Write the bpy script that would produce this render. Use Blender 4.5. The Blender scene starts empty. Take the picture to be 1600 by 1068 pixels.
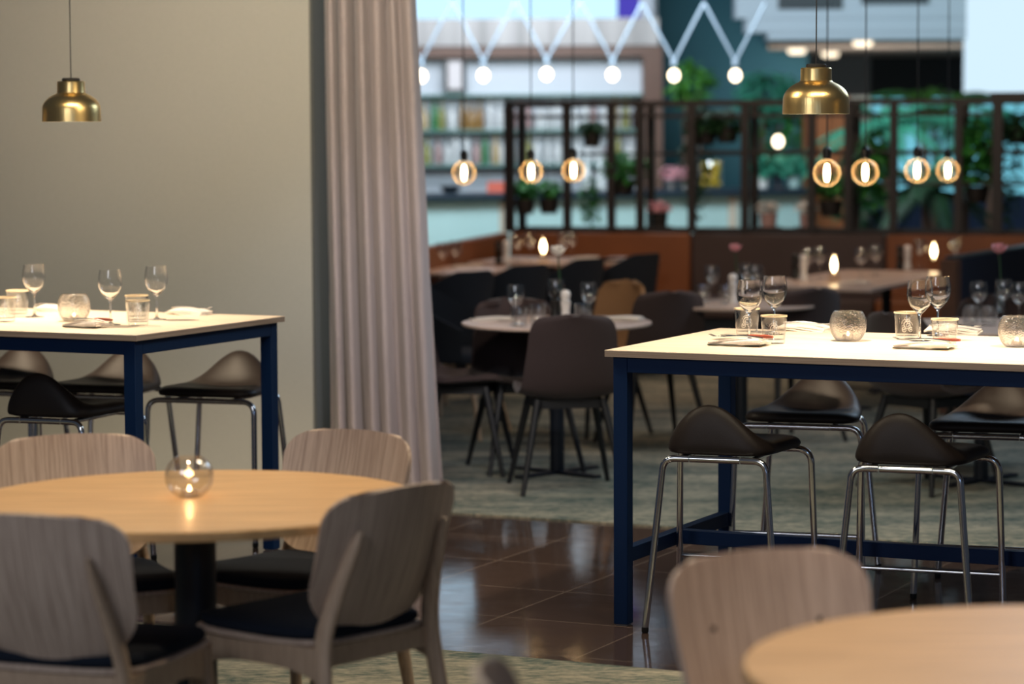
import bpy, math, random
from mathutils import Vector, Matrix
R = math.radians
random.seed(7)
S = bpy.context.scene
COL = S.collection

# ---------------------------------------------------------------- camera
FPX, HC = 4200.0, 1.68
PITCH, ROLL = math.atan(339/FPX), R(.3)
fw = Vector((0, math.cos(PITCH), -math.sin(PITCH)))
up0 = Vector((0, math.sin(PITCH), math.cos(PITCH)))
rt0 = Vector((1, 0, 0))
rt = rt0*math.cos(ROLL) - up0*math.sin(ROLL)
up = rt0*math.sin(ROLL) + up0*math.cos(ROLL)
cam = bpy.data.cameras.new('camera')
cam.sensor_width = 36; cam.lens = FPX*36/1600
cam.dof.use_dof = True; cam.dof.focus_distance = 9.05; cam.dof.aperture_fstop = 2.0
cam.clip_end = 200
co = bpy.data.objects.new('camera', cam); COL.objects.link(co); S.camera = co
m = Matrix((rt, up, -fw)).transposed().to_4x4(); m.translation = Vector((0, 0, HC)); co.matrix_world = m

def ray(px, py): return fw + rt*((px-800)/FPX) + up*((534-py)/FPX)
def P(px, py, z=0.0):
    d = ray(px, py); return Vector((0, 0, HC)) + d*((z-HC)/d.z)
def at(px, py, Y):
    d = ray(px, py); return Vector((0, 0, HC)) + d*(Y/d.y)

# ---------------------------------------------------------------- world, lights, exposure
S.view_settings.view_transform = 'Standard'; S.view_settings.look = 'None'
S.view_settings.gamma = 1; S.view_settings.exposure = 0.0
S.view_settings.use_curve_mapping = False
W = bpy.data.worlds.new('world'); S.world = W; W.use_nodes = True
bg = W.node_tree.nodes['Background']; bg.inputs[0].default_value = (.52, .60, .75, 1); bg.inputs[1].default_value = .065

def light(name, kind, loc, power, col, target=None, size=.3, sizey=None, cone=60, blend=.6):
    l = bpy.data.lights.new(name, kind); l.energy = power; l.color = col
    if kind == 'AREA':
        l.size = size
        if sizey: l.shape = 'RECTANGLE'; l.size_y = sizey
    else: l.shadow_soft_size = size
    if kind == 'SPOT': l.spot_size = R(cone); l.spot_blend = blend
    o = bpy.data.objects.new(name, l); COL.objects.link(o); o.location = loc
    if target is not None:
        o.rotation_euler = (Vector(target)-Vector(loc)).to_track_quat('-Z', 'Y').to_euler()
    return o
WARM = (1, .74, .47); MILD = (1, .86, .68); COOL = (.62, .80, 1)
# ceiling spots of the room, daylight and an added ceiling fill
light('spot_round_table', 'SPOT', (-.9, 6.7, 3.0), 128, (1, .75, .46), (-.85, 6.9, .74), .10, cone=46)
for i, (x_, y_) in enumerate(((.35, 7.6), (.75, 7.9), (1.15, 7.7), (1.6, 7.9), (-1.9, 9.0), (-1.5, 9.2), (-1.1, 9.0), (-.7, 9.2))):
    light('track_lamp', 'POINT', (x_, y_, 3.1), 34, (1, .84, .60), size=.07)
light('spot_front_table', 'SPOT', (1.2, 4.7, 3.0), 150, (1, .78, .58), (1.0, 4.8, .74), .10, cone=50)
light('window_daylight', 'AREA', (-2.6, 3.2, 2.9), 50, (.86, .90, 1), (0, 9, .5), 2.0, 1.4)
light('front_window', 'AREA', (.6, -.6, 2.3), 16, (.42, .62, 1), (.6, 9, 1.0), .8, .5)
light('atrium_daylight', 'AREA', (3.6, 13.5, 3.4), 60, (.60, .80, 1), (1.0, 10.0, .2), 2.2, 1.6)
light('wall_wash', 'SPOT', (-.6, 9.2, 3.3), 250, (1, .90, .72), (-1.1, 12.4, 1.9), .25, cone=60, blend=1)
light('wall_wash', 'SPOT', (-2.6, 9.0, 3.3), 90, (1, .88, .74), (-2.2, 12.6, 2.4), .25, cone=50, blend=1)
light('curtain_light', 'SPOT', (.6, 9.2, 3.2), 210, (.84, .84, 1), (-.55, 12.3, .6), .2, cone=30, blend=1)
light('spot_cafe_table', 'SPOT', (.2, 12.6, 3.1), 60, (1, .80, .66), (.21, 12.8, .7), .12, cone=42)
light('spot_far_table', 'SPOT', (1.2, 13.6, 3.1), 60, (1, .76, .54), (1.2, 13.9, .7), .12, cone=42)
light('spot_side_table', 'SPOT', (2.4, 12.4, 3.1), 22, (1, .78, .6), (2.2, 12.6, .7), .12, cone=42)
light('spot_carpet', 'SPOT', (1.0, 11.2, 3.2), 95, (.85, .95, .9), (1.1, 11.6, 0), .3, cone=60)
light('banquette_light', 'AREA', (.3, 17.2, 3.0), 34, (1, .70, .48), (.3, 18.6, .5), 1.6, .8)
light('banquette_light', 'AREA', (2.6, 16.4, 3.0), 24, (1, .72, .50), (2.6, 17.6, .5), 1.6, .8)
light('bar_light', 'AREA', (.4, 20.4, 3.4), 210, (.75, .92, 1), (.6, 24.0, .8), 3.4, .8)
light('shelf_light', 'AREA', (-.1, 24.9, 3.0), 62, (.88, .93, 1), (-.1, 27.0, 1.7), 2.8, .6)
light('palm_light', 'AREA', (4.2, 22.2, 3.2), 28, (.62, .95, 1), (4.0, 25.5, 1.4), 2.4, .8)
light('ceiling_fill', 'AREA', (3.6, 27.8, 1.6), 36, (1, .86, .74), (3.8, 29.0, 3.0), 2.0, .8)  # added unseen lamp aimed upward to brighten the beige ceiling

# ---------------------------------------------------------------- materials
MATS = {}
def nmat(name):
    mm = bpy.data.materials.new(name); mm.use_nodes = True; MATS[name] = mm
    return mm, mm.node_tree, mm.node_tree.nodes['Principled BSDF']
def mat(name, col, rough=.5, metal=0.0, var=0.0, scale=20, bump=0.0, coat=0.0, emit=None, es=0, stretch=(1, 1, 1), spec=None, sheen=0):
    mm, nt, b = nmat(name)
    b.inputs['Base Color'].default_value = (*col, 1); b.inputs['Roughness'].default_value = rough
    b.inputs['Metallic'].default_value = metal; b.inputs['Coat Weight'].default_value = coat
    if spec is not None: b.inputs['Specular IOR Level'].default_value = spec
    if sheen: b.inputs['Sheen Weight'].default_value = sheen
    if emit: b.inputs['Emission Color'].default_value = (*emit, 1); b.inputs['Emission Strength'].default_value = es
    if var or bump:
        tc = nt.nodes.new('ShaderNodeTexCoord'); mp = nt.nodes.new('ShaderNodeMapping'); no = nt.nodes.new('ShaderNodeTexNoise')
        mp.inputs['Scale'].default_value = stretch; no.inputs['Scale'].default_value = scale; no.inputs['Detail'].default_value = 5
        nt.links.new(tc.outputs['Object'], mp.inputs[0]); nt.links.new(mp.outputs[0], no.inputs['Vector'])
        if var:
            cr = nt.nodes.new('ShaderNodeValToRGB')
            cr.color_ramp.elements[0].position = .3; cr.color_ramp.elements[1].position = .7
            cr.color_ramp.elements[0].color = (*[c*(1-var) for c in col], 1); cr.color_ramp.elements[1].color = (*[min(1, c*(1+var)) for c in col], 1)
            nt.links.new(no.outputs['Fac'], cr.inputs[0]); nt.links.new(cr.outputs[0], b.inputs['Base Color'])
        if bump:
            bp = nt.nodes.new('ShaderNodeBump'); bp.inputs['Strength'].default_value = bump; bp.inputs['Distance'].default_value = .002
            nt.links.new(no.outputs['Fac'], bp.inputs['Height']); nt.links.new(bp.outputs[0], b.inputs['Normal'])
    return mm
def glass(name, tint=(1, 1, 1), rough=0.0, ior=1.45):
    mm, nt, b = nmat(name)
    b.inputs['Base Color'].default_value = (*tint, 1); b.inputs['Roughness'].default_value = rough
    b.inputs['Transmission Weight'].default_value = 1; b.inputs['IOR'].default_value = ior
    return mm
def thin_glass(name, tint=(1, 1, 1), refl=1.0):
    mm, nt, b = nmat(name); nt.nodes.remove(b)
    out = nt.nodes['Material Output']
    tr = nt.nodes.new('ShaderNodeBsdfTransparent'); gl = nt.nodes.new('ShaderNodeBsdfGlossy'); fr = nt.nodes.new('ShaderNodeLayerWeight'); mx = nt.nodes.new('ShaderNodeMixShader')
    tr.inputs[0].default_value = (*tint, 1); gl.inputs['Roughness'].default_value = .03; fr.inputs[0].default_value = .5
    pw = nt.nodes.new('ShaderNodeMath'); pw.operation = 'POWER'; pw.inputs[1].default_value = 4
    ma = nt.nodes.new('ShaderNodeMath'); ma.operation = 'MULTIPLY_ADD'; ma.inputs[1].default_value = .5*refl; ma.inputs[2].default_value = .045*refl
    nt.links.new(fr.outputs['Facing'], pw.inputs[0]); nt.links.new(pw.outputs[0], ma.inputs[0]); nt.links.new(ma.outputs[0], mx.inputs[0]); nt.links.new(tr.outputs[0], mx.inputs[1]); nt.links.new(gl.outputs[0], mx.inputs[2]); nt.links.new(mx.outputs[0], out.inputs[0])
    return mm
def emis(name, col, s):
    mm, nt, b = nmat(name); nt.nodes.remove(b)
    e = nt.nodes.new('ShaderNodeEmission'); e.inputs[0].default_value = (*col, 1); e.inputs[1].default_value = s
    nt.links.new(e.outputs[0], nt.nodes['Material Output'].inputs[0]); return mm
def wood(name, c1, c2, stretch, rough=.45, scale=6, coat=0.0):
    mm, nt, b = nmat(name)
    tc = nt.nodes.new('ShaderNodeTexCoord'); mp = nt.nodes.new('ShaderNodeMapping'); no = nt.nodes.new('ShaderNodeTexNoise')
    mp.inputs['Scale'].default_value = stretch; no.inputs['Scale'].default_value = scale; no.inputs['Detail'].default_value = 6; no.inputs['Distortion'].default_value = .15
    n2 = nt.nodes.new('ShaderNodeTexNoise'); n2.inputs['Scale'].default_value = scale*5; n2.inputs['Detail'].default_value = 3
    add = nt.nodes.new('ShaderNodeMath'); add.operation = 'MULTIPLY_ADD'; add.inputs[1].default_value = .35
    cr = nt.nodes.new('ShaderNodeValToRGB'); cr.color_ramp.elements[0].position = .45; cr.color_ramp.elements[1].position = .85
    cr.color_ramp.elements[0].color = (*c1, 1); cr.color_ramp.elements[1].color = (*c2, 1)
    nt.links.new(tc.outputs['Object'], mp.inputs[0]); nt.links.new(mp.outputs[0], no.inputs['Vector']); nt.links.new(mp.outputs[0], n2.inputs['Vector'])
    nt.links.new(n2.outputs['Fac'], add.inputs[0]); nt.links.new(no.outputs['Fac'], add.inputs[2]); nt.links.new(add.outputs[0], cr.inputs[0])
    nt.links.new(cr.outputs[0], b.inputs['Base Color']); b.inputs['Roughness'].default_value = rough; b.inputs['Coat Weight'].default_value = coat
    return mm

wood('oak_chair', (.34, .245, .19), (.58, .45, .36), (24, 1.5, .7), .5)
wood('oak_leg', (.36, .25, .17), (.50, .36, .25), (16, 16, 1.2), .5)
wood('oak_round', (.44, .25, .10), (.66, .40, .18), (.8, 11, 10), .40, 4, .05)
wood('oak_bar', (.64, .50, .375), (.82, .68, .54), (1, 14, 10), .42, 4)
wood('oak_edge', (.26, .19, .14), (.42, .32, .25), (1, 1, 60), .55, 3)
mat('navy_metal', (.001, .018, .072), .55, spec=.25)
mat('black_metal', (.004, .008, .018), .45)
mat('chrome', (.72, .72, .74), .12, 1)
mat('rubber', (.01, .01, .01), .7)
mat('stool_leather', (.020, .0135, .011), .5, spec=.35, var=.15, scale=300, bump=.15)
mat('seat_fabric', (.007, .011, .020), .9, var=.25, scale=400, bump=.3, spec=.2)
mat('brown_fabric', (.036, .021, .021), .85, var=.2, scale=300, bump=.2, sheen=.12)
mat('tan_fabric', (.32, .17, .08), .8, var=.15, scale=200)
mat('black_felt', (.010, .014, .024), .95, var=.2, scale=200)
mat('dark_leg', (.006, .007, .010), .55)
mat('brass', (.90, .64, .27), .30, 1, bump=.25, scale=3, stretch=(60, 60, 1))
mat('lamp_white', (.26, .31, .38), .5)
mat('shade_white', (.85, .83, .78), .6)
mat('cable', (.012, .012, .014), .6)
mat('linen', (.72, .66, .60), .9, var=.06, scale=200, bump=.3)
mat('linen_trim', (.02, .04, .03), .8)
mat('steel', (.55, .55, .56), .22, 1)
mat('knife_handle', (.30, .055, .025), .45, var=.2, scale=60)
glass('clear_glass'); thin_glass('thin_glass', (.97, .98, .98), 2.2)
bgm = glass('bubble_glass', (1, .99, .97), .02); nt = bgm.node_tree
vo = nt.nodes.new('ShaderNodeTexVoronoi'); vo.inputs['Scale'].default_value = 260; tc = nt.nodes.new('ShaderNodeTexCoord'); bp = nt.nodes.new('ShaderNodeBump'); bp.inputs['Strength'].default_value = .35; bp.inputs['Distance'].default_value = .0012
nt.links.new(tc.outputs['Object'], vo.inputs['Vector']); nt.links.new(vo.outputs['Distance'], bp.inputs['Height']); nt.links.new(bp.outputs[0], nt.nodes['Principled BSDF'].inputs['Normal'])
thin_glass('amber_glass', (1, .93, .82))
def haze_glass(name, tint, k):
    mm = thin_glass(name, tint); nt = mm.node_tree; mx = [n for n in nt.nodes if n.type == 'MIX_SHADER'][0]
    tl = nt.nodes.new('ShaderNodeBsdfTranslucent'); tl.inputs[0].default_value = (1, .76, .46, 1); m2 = nt.nodes.new('ShaderNodeMixShader')
    lw = nt.nodes.new('ShaderNodeLayerWeight'); lw.inputs[0].default_value = .5; ml = nt.nodes.new('ShaderNodeMath'); ml.operation = 'MULTIPLY'; ml.inputs[1].default_value = k
    pz = nt.nodes.new('ShaderNodeMath'); pz.operation = 'POWER'; pz.inputs[1].default_value = 2.2; nt.links.new(lw.outputs['Facing'], pz.inputs[0]); nt.links.new(pz.outputs[0], ml.inputs[0]); nt.links.new(ml.outputs[0], m2.inputs[0])
    nt.links.new(mx.outputs[0], m2.inputs[1]); nt.links.new(tl.outputs[0], m2.inputs[2]); nt.links.new(m2.outputs[0], nt.nodes['Material Output'].inputs[0])
haze_glass('globe_glass', (1, .96, .90), .75)
mat('gold_rim', (.75, .62, .42), .35, .0)
mat('etching', (.80, .74, .66), .6)
mat('wax', (.85, .82, .78), .5)
mat('tin', (.6, .6, .62), .3, 1)
emis('flame', (1, .58, .25), 30)
emis('filament', (1, .68, .34), 32)
emis('bulb_white', (1, .84, .60), 6)
emis('bulb_inner', (1, .80, .50), 12)
mat('wall_paint', (.425, .415, .365), .9, var=.02, scale=60, bump=.08)
mat('wall_end_shaded', (.10, .105, .10), .9, var=.03, scale=60)  # shadow on the wall's return is put into this darker colour
mat('curtain', (.375, .315, .31), .9, var=.10, scale=90, bump=.4, stretch=(1, 1, .05), sheen=.2)
mat('marble_top', (.55, .42, .36), .35, var=.15, scale=5)
mat('orange_leather', (.185, .058, .015), .5, var=.12, scale=3)
mat('brown_leather', (.045, .026, .024), .5, var=.1, scale=3)
mat('navy_fabric', (.010, .018, .045), .8)
mat('divider_metal', (.012, .009, .011), .5)
mat('bar_top', (.02, .032, .05), .35)
mat('bar_front', (.46, .64, .64), .6, var=.03, scale=3)
mat('bar_end', (.5, .42, .34), .6)
mat('shelf_back', (.62, .66, .74), .4)
mat('shelf_glass', (.18, .38, .35), .2)
mat('brown_frame', (.13, .062, .040), .5, var=.1)
mat('steel_panel', (.25, .24, .24), .4, .2, var=.4, scale=2, stretch=(3, 1, .01))
mat('teal_wall', (.012, .085, .125), .8, var=.05)
mat('grey_wall', (.15, .15, .15), .8)
mat('beige_ceiling', (.30, .26, .23), .8)
mat('black_wall', (.008, .010, .012), .8)
mat('white_bulkhead', (.45, .50, .58), .7)
mat('vent', (.05, .06, .07), .6)
mat('rust_column', (.30, .085, .020), .6, var=.1, scale=3)
mat('beige_column', (.40, .33, .27), .7)
mat('navy_wall', (.012, .030, .085), .7)
emis('window_sky', (.50, .78, 1), 1.35); emis('window_white', (.66, .86, 1), 1.05); emis('window_violet', (.10, .08, .62), .8)
emis('downlight', (1, .84, .62), 2.2)
emis('window_teal', (.20, .62, .78), .95)
mat('pot_black', (.012, .010, .010), .5)
mat('soil', (.02, .013, .008), .95)
mat('leaf_dark', (.014, .060, .022), .5, var=.3, scale=6)
mat('leaf_green', (.03, .20, .035), .5, var=.3, scale=6)
mat('leaf_teal', (.05, .32, .21), .5, var=.3, scale=6)
mat('leaf_lime', (.05, .20, .02), .5, var=.2, scale=6)
mat('petal_pink', (.75, .35, .40), .7); mat('petal_white', (.85, .82, .78), .7)
mat('mill_black', (.006, .006, .006), .35); mat('mill_white', (.72, .70, .70), .4)
mat('lemon', (.75, .50, .03), .5)
for nm, c in (('amber', (.30, .17, .06)), ('green', (.05, .22, .09)), ('clear', (.66, .68, .70)), ('dark', (.03, .02, .02)), ('rose', (.42, .28, .28)), ('gold', (.48, .36, .20)), ('olive', (.28, .28, .10))):
    mat('bottle_'+nm, c, .15)
mat('paper', (.75, .70, .72), .6)
mat('red_box', (.6, .12, .08), .6)

UA = Vector((.9, -.436, 0)).normalized(); VA = Vector((.436, .9, 0)).normalized()
ANG = math.atan2(UA.y, UA.x)     # the room's grid is turned by this much
# floor tiles
mm, nt, b = nmat('floor_tile')
geo = nt.nodes.new('ShaderNodeNewGeometry'); mp = nt.nodes.new('ShaderNodeMapping'); mp.vector_type = 'POINT'
mp.inputs['Rotation'].default_value = (0, 0, -ANG)
u0, v0 = Vector((.302, 9.83, 0)).dot(UA), Vector((.373, 9.51, 0)).dot(VA)
mp.inputs['Location'].default_value = (-u0, -v0, 0)
br = nt.nodes.new('ShaderNodeTexBrick'); br.offset = 0; br.inputs['Scale'].default_value = 1
br.inputs['Brick Width'].default_value = .535; br.inputs['Row Height'].default_value = .535; br.inputs['Mortar Size'].default_value = .0038; br.inputs['Mortar Smooth'].default_value = .2
br.inputs['Color1'].default_value = (.066, .044, .037, 1); br.inputs['Color2'].default_value = (.085, .056, .047, 1); br.inputs['Mortar'].default_value = (.22, .165, .135, 1)
no = nt.nodes.new('ShaderNodeTexNoise'); no.inputs['Scale'].default_value = 9; no.inputs['Detail'].default_value = 6
mr = nt.nodes.new('ShaderNodeMapRange'); mr.inputs['To Min'].default_value = .05; mr.inputs['To Max'].default_value = .17
nt.links.new(geo.outputs['Position'], mp.inputs[0]); nt.links.new(mp.outputs[0], br.inputs['Vector']); nt.links.new(geo.outputs['Position'], no.inputs['Vector'])
nt.links.new(br.outputs['Color'], b.inputs['Base Color']); nt.links.new(no.outputs['Fac'], mr.inputs['Value']); nt.links.new(mr.outputs[0], b.inputs['Roughness'])
b.inputs['Specular IOR Level'].default_value = .75
bp = nt.nodes.new('ShaderNodeBump'); bp.inputs['Strength'].default_value = .06; bp.inputs['Distance'].default_value = .004
nt.links.new(no.outputs['Fac'], bp.inputs['Height']); nt.links.new(bp.outputs[0], b.inputs['Normal'])
# carpet
mm, nt, b = nmat('carpet')
geo = nt.nodes.new('ShaderNodeNewGeometry'); n1 = nt.nodes.new('ShaderNodeTexNoise'); n1.inputs['Scale'].default_value = 42; n1.inputs['Detail'].default_value = 8; n1.inputs['Roughness'].default_value = .7
n2 = nt.nodes.new('ShaderNodeTexNoise'); n2.inputs['Scale'].default_value = 3.5; n2.inputs['Detail'].default_value = 3
mp = nt.nodes.new('ShaderNodeMapping'); mp.inputs['Rotation'].default_value = (0, 0, -ANG); mp.inputs['Scale'].default_value = (.5, 1.5, 1)
ad = nt.nodes.new('ShaderNodeMath'); ad.operation = 'MULTIPLY_ADD'; ad.inputs[1].default_value = .5
cr = nt.nodes.new('ShaderNodeValToRGB'); cr.color_ramp.elements[0].position = .60; cr.color_ramp.elements[1].position = .90
cr.color_ramp.elements[0].color = (.052, .082, .080, 1); cr.color_ramp.elements[1].color = (.34, .315, .25, 1)
nt.links.new(geo.outputs['Position'], mp.inputs[0]); nt.links.new(mp.outputs[0], n1.inputs['Vector']); nt.links.new(mp.outputs[0], n2.inputs['Vector'])
nt.links.new(n2.outputs['Fac'], ad.inputs[0]); nt.links.new(n1.outputs['Fac'], ad.inputs[2]); nt.links.new(ad.outputs[0], cr.inputs[0]); nt.links.new(cr.outputs[0], b.inputs['Base Color'])
b.inputs['Roughness'].default_value = .95; b.inputs['Specular IOR Level'].default_value = .1
bp = nt.nodes.new('ShaderNodeBump'); bp.inputs['Strength'].default_value = .6; bp.inputs['Distance'].default_value = .006
nt.links.new(n1.outputs['Fac'], bp.inputs['Height']); nt.links.new(bp.outputs[0], b.inputs['Normal'])

# ---------------------------------------------------------------- geometry helpers: each returns (verts, faces)
def join(*ms):
    V, F = [], []
    for v, f in ms:
        n = len(V); V += v; F += [tuple(i+n for i in q) for q in f]
    return V, F
def xf(m_, mat4): return [tuple(mat4 @ Vector(v)) for v in m_[0]], m_[1]
def T(x, y, z): return Matrix.Translation((x, y, z))
def box(x0, x1, y0, y1, z0, z1):
    v = [(x, y, z) for z in (z0, z1) for y in (y0, y1) for x in (x0, x1)]
    return v, [(0, 2, 3, 1), (4, 5, 7, 6), (0, 1, 5, 4), (2, 6, 7, 3), (0, 4, 6, 2), (1, 3, 7, 5)]
def lathe(prof, seg=32, closed=False):
    V, F = [], []
    for r, z in prof:
        for k in range(seg):
            a = 2*math.pi*k/seg; V.append((r*math.cos(a), r*math.sin(a), z))
    n = len(prof)
    for i in range(n if closed else n-1):
        j = (i+1) % n
        for k in range(seg):
            k2 = (k+1) % seg; F.append((i*seg+k, i*seg+k2, j*seg+k2, j*seg+k))
    if not closed:
        if prof[0][0] > 1e-5: F.append(tuple(reversed(range(seg))))
        if prof[-1][0] > 1e-5: F.append(tuple((n-1)*seg+k for k in range(seg)))
    return V, F
def sweep(path, rad, seg=12, flat=1.0):
    """tube along path; rad number or list; flat squashes the section across the second axis"""
    path = [Vector(p) for p in path]; n = len(path)
    if not isinstance(rad, (list, tuple)): rad = [rad]*n
    V, F = [], []
    ref = None
    for i, p in enumerate(path):
        t = (path[min(i+1, n-1)]-path[max(i-1, 0)]).normalized()
        if ref is None:
            ref = Vector((1, 0, 0)) if abs(t.x) < .9 else Vector((0, 1, 0))
        a = (ref - t*ref.dot(t)).normalized(); ref = a; bb = t.cross(a)
        for k in range(seg):
            an = 2*math.pi*k/seg; V.append(tuple(p + a*(rad[i]*math.cos(an)*flat) + bb*(rad[i]*math.sin(an))))
    for i in range(n-1):
        for k in range(seg):
            k2 = (k+1) % seg; F.append((i*seg+k, i*seg+k2, (i+1)*seg+k2, (i+1)*seg+k))
    F.append(tuple(reversed(range(seg)))); F.append(tuple((n-1)*seg+k for k in range(seg)))
    return V, F
def bend(pts, r=.04, n=6):
    """polyline with rounded corners"""
    pts = [Vector(p) for p in pts]; out = [pts[0]]
    for i in range(1, len(pts)-1):
        a, b_, c = pts[i-1], pts[i], pts[i+1]
        rr = min(r, (a-b_).length*.45, (c-b_).length*.45)
        p0, p1 = b_+(a-b_).normalized()*rr, b_+(c-b_).normalized()*rr
        for k in range(n+1):
            t = k/n; out.append(p0*(1-t)**2 + b_*2*t*(1-t) + p1*t*t)
    out.append(pts[-1]); return out
def spline(pts, n=6):
    pts = [Vector(p) for p in pts]; q = [pts[0]]+pts+[pts[-1]]; out = []
    for i in range(1, len(q)-2):
        for k in range(n):
            t = k/n; a, b_, c, d = q[i-1], q[i], q[i+1], q[i+2]
            out.append(.5*((2*b_)+(c-a)*t+(2*a-5*b_+4*c-d)*t*t+(3*b_-a-3*c+d)*t**3))
    out.append(pts[-1]); return out
def rpoly(corners, r, n=8):
    out = []; N = len(corners)
    for i in range(N):
        a, b_, c = Vector(corners[i-1]), Vector(corners[i]), Vector(corners[(i+1) % N])
        p0, p1 = b_+(a-b_).normalized()*r, b_+(c-b_).normalized()*r
        for k in range(n+1):
            t = k/n; p = p0*(1-t)**2+b_*2*t*(1-t)+p1*t*t; out.append((p.x, p.y))
    dense = []
    for i, p in enumerate(out):
        q = out[(i+1) % len(out)]; d_ = math.hypot(q[0]-p[0], q[1]-p[1]); m_ = max(1, int(d_/.022))
        for k in range(m_): dense.append((p[0]+(q[0]-p[0])*k/m_, p[1]+(q[1]-p[1])*k/m_))
    return dense
def stack(outline, rings, cap=True):
    """rings: (scale about the centroid, z or function of x, y)"""
    cx = sum(p[0] for p in outline)/len(outline); cy = sum(p[1] for p in outline)/len(outline)
    V, F = [], []; N = len(outline)
    for s, z in rings:
        for x, y in outline:
            X, Y = cx+(x-cx)*s, cy+(y-cy)*s
            V.append((X, Y, z(X, Y) if callable(z) else z))
    for i in range(len(rings)-1):
        for k in range(N):
            k2 = (k+1) % N; F.append((i*N+k, i*N+k2, (i+1)*N+k2, (i+1)*N+k))
    if cap: F.append(tuple(reversed(range(N)))); F.append(tuple((len(rings)-1)*N+k for k in range(N)))
    return V, F
def sheet(fn, nu, nv, th):
    """solid sheet from fn(u in -1..1, v in 0..1) with thickness th"""
    pts = [[Vector(fn(-1+2*i/nu, j/nv)) for i in range(nu+1)] for j in range(nv+1)]
    V, F = [], []; top, bot = {}, {}
    for j in range(nv+1):
        for i in range(nu+1):
            du = pts[j][min(i+1, nu)]-pts[j][max(i-1, 0)]; dv = pts[min(j+1, nv)][i]-pts[max(j-1, 0)][i]
            nn = du.cross(dv); nn = nn.normalized() if nn.length > 1e-12 else Vector((0, -1, 0))
            top[i, j] = len(V); V.append(tuple(pts[j][i]+nn*th/2)); bot[i, j] = len(V); V.append(tuple(pts[j][i]-nn*th/2))
    for j in range(nv):
        for i in range(nu):
            F.append((top[i, j], top[i+1, j], top[i+1, j+1], top[i, j+1])); F.append((bot[i, j], bot[i, j+1], bot[i+1, j+1], bot[i+1, j]))
    for j in range(nv):
        F.append((top[0, j], top[0, j+1], bot[0, j+1], bot[0, j])); F.append((top[nu, j], bot[nu, j], bot[nu, j+1], top[nu, j+1]))
    for i in range(nu):
        F.append((top[i, 0], bot[i, 0], bot[i+1, 0], top[i+1, 0])); F.append((top[i, nv], top[i+1, nv], bot[i+1, nv], bot[i, nv]))
    return V, F
def ico(r, cx=0, cy=0, cz=0, seg=12, squash=1.0):
    n = 8; return xf(lathe([(max(0, r*math.sin(math.pi*i/n)), -r*squash*math.cos(math.pi*i/n)) for i in range(n+1)], seg), T(cx, cy, cz))

def obj(name, g, mname, parent=None, smooth=True, bevel=0, angle=38):
    me = bpy.data.meshes.new(name); me.from_pydata(g[0], [], g[1]); me.update()
    o = bpy.data.objects.new(name, me); COL.objects.link(o); o.parent = parent
    me.materials.append(MATS[mname])
    if smooth:
        for p in me.polygons: p.use_smooth = True
        me.set_sharp_from_angle(angle=R(angle))
    if bevel:
        md = o.modifiers.new('bevel', 'BEVEL'); md.width = bevel; md.segments = 2; md.limit_method = 'ANGLE'
    return o
def thing(name, loc=(0, 0, 0), rz=0):
    o = bpy.data.objects.new(name, None); COL.objects.link(o); o.location = loc; o.rotation_euler = (0, 0, rz); o.empty_display_size = .1
    return o
def tag(o, label, cat, group=None):
    o['label'] = label; o['category'] = cat
    if group: o['group'] = group
    elif 'group' in o: del o['group']
    return o
def struct(o): o['kind'] = 'structure'; return o
def dup(root):
    r = root.copy(); COL.objects.link(r)
    for ch in list(root.children):
        c = ch.copy(); COL.objects.link(c); c.parent = r
        for g in list(ch.children):
            d = g.copy(); COL.objects.link(d); d.parent = c
    return r
class Proto:
    def __init__(s, build): s.b = build; s.o = None
    def place(s, loc, rz, label, cat, group=None, scale=1.0):
        if s.o is None: s.o = s.b(); o = s.o
        else: o = dup(s.o)
        o.location = loc; o.rotation_euler = (0, 0, rz); o.scale = (scale,)*3
        tag(o, label, cat, group); return o
def face(dx, dy): return math.atan2(-dx, dy)      # rotation so that local +y points to (dx, dy)

# ================================================================ THE SETTING
def slab(p, q, th, z0, z1, side=1):
    """vertical slab whose visible face runs p->q"""
    p, q = Vector(p), Vector(q); d = (q-p).normalized(); n = Vector((-d.y, d.x))*side*th
    v = [(p.x, p.y, z0), (q.x, q.y, z0), (q.x+n.x, q.y+n.y, z0), (p.x+n.x, p.y+n.y, z0)]
    v += [(a, b_, z1) for a, b_, c in v]
    return v, [(0, 3, 2, 1), (4, 5, 6, 7), (0, 1, 5, 4), (1, 2, 6, 5), (2, 3, 7, 6), (3, 0, 4, 7)]
def quad2(pts, z0, z1):
    n = len(pts); v = [(p[0], p[1], z0) for p in pts]+[(p[0], p[1], z1) for p in pts]
    return v, [tuple(reversed(range(n))), tuple(range(n, 2*n))]+[(i, (i+1) % n, (i+1) % n+n, i+n) for i in range(n)]

struct(obj('floor', box(-9, 13, -1, 40, -.05, 0), 'floor_tile', smooth=False))
e = Vector((.35, 11.27, 0))
a, c = e-UA*9, e+UA*11
struct(obj('floor_carpet_back', quad2([(a.x, a.y), (c.x, c.y), (c.x+VA.x*24, c.y+VA.y*24), (a.x+VA.x*24, a.y+VA.y*24)], .0005, .008), 'carpet', smooth=False))
e = Vector((.2, 8.29, 0)); a, c = e-UA*6, e+UA*6
struct(obj('floor_carpet_front', quad2([(a.x-VA.x*8, a.y-VA.y*8), (c.x-VA.x*8, c.y-VA.y*8), (c.x, c.y), (a.x, a.y)], .0005, .008), 'carpet', smooth=False))

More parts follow.
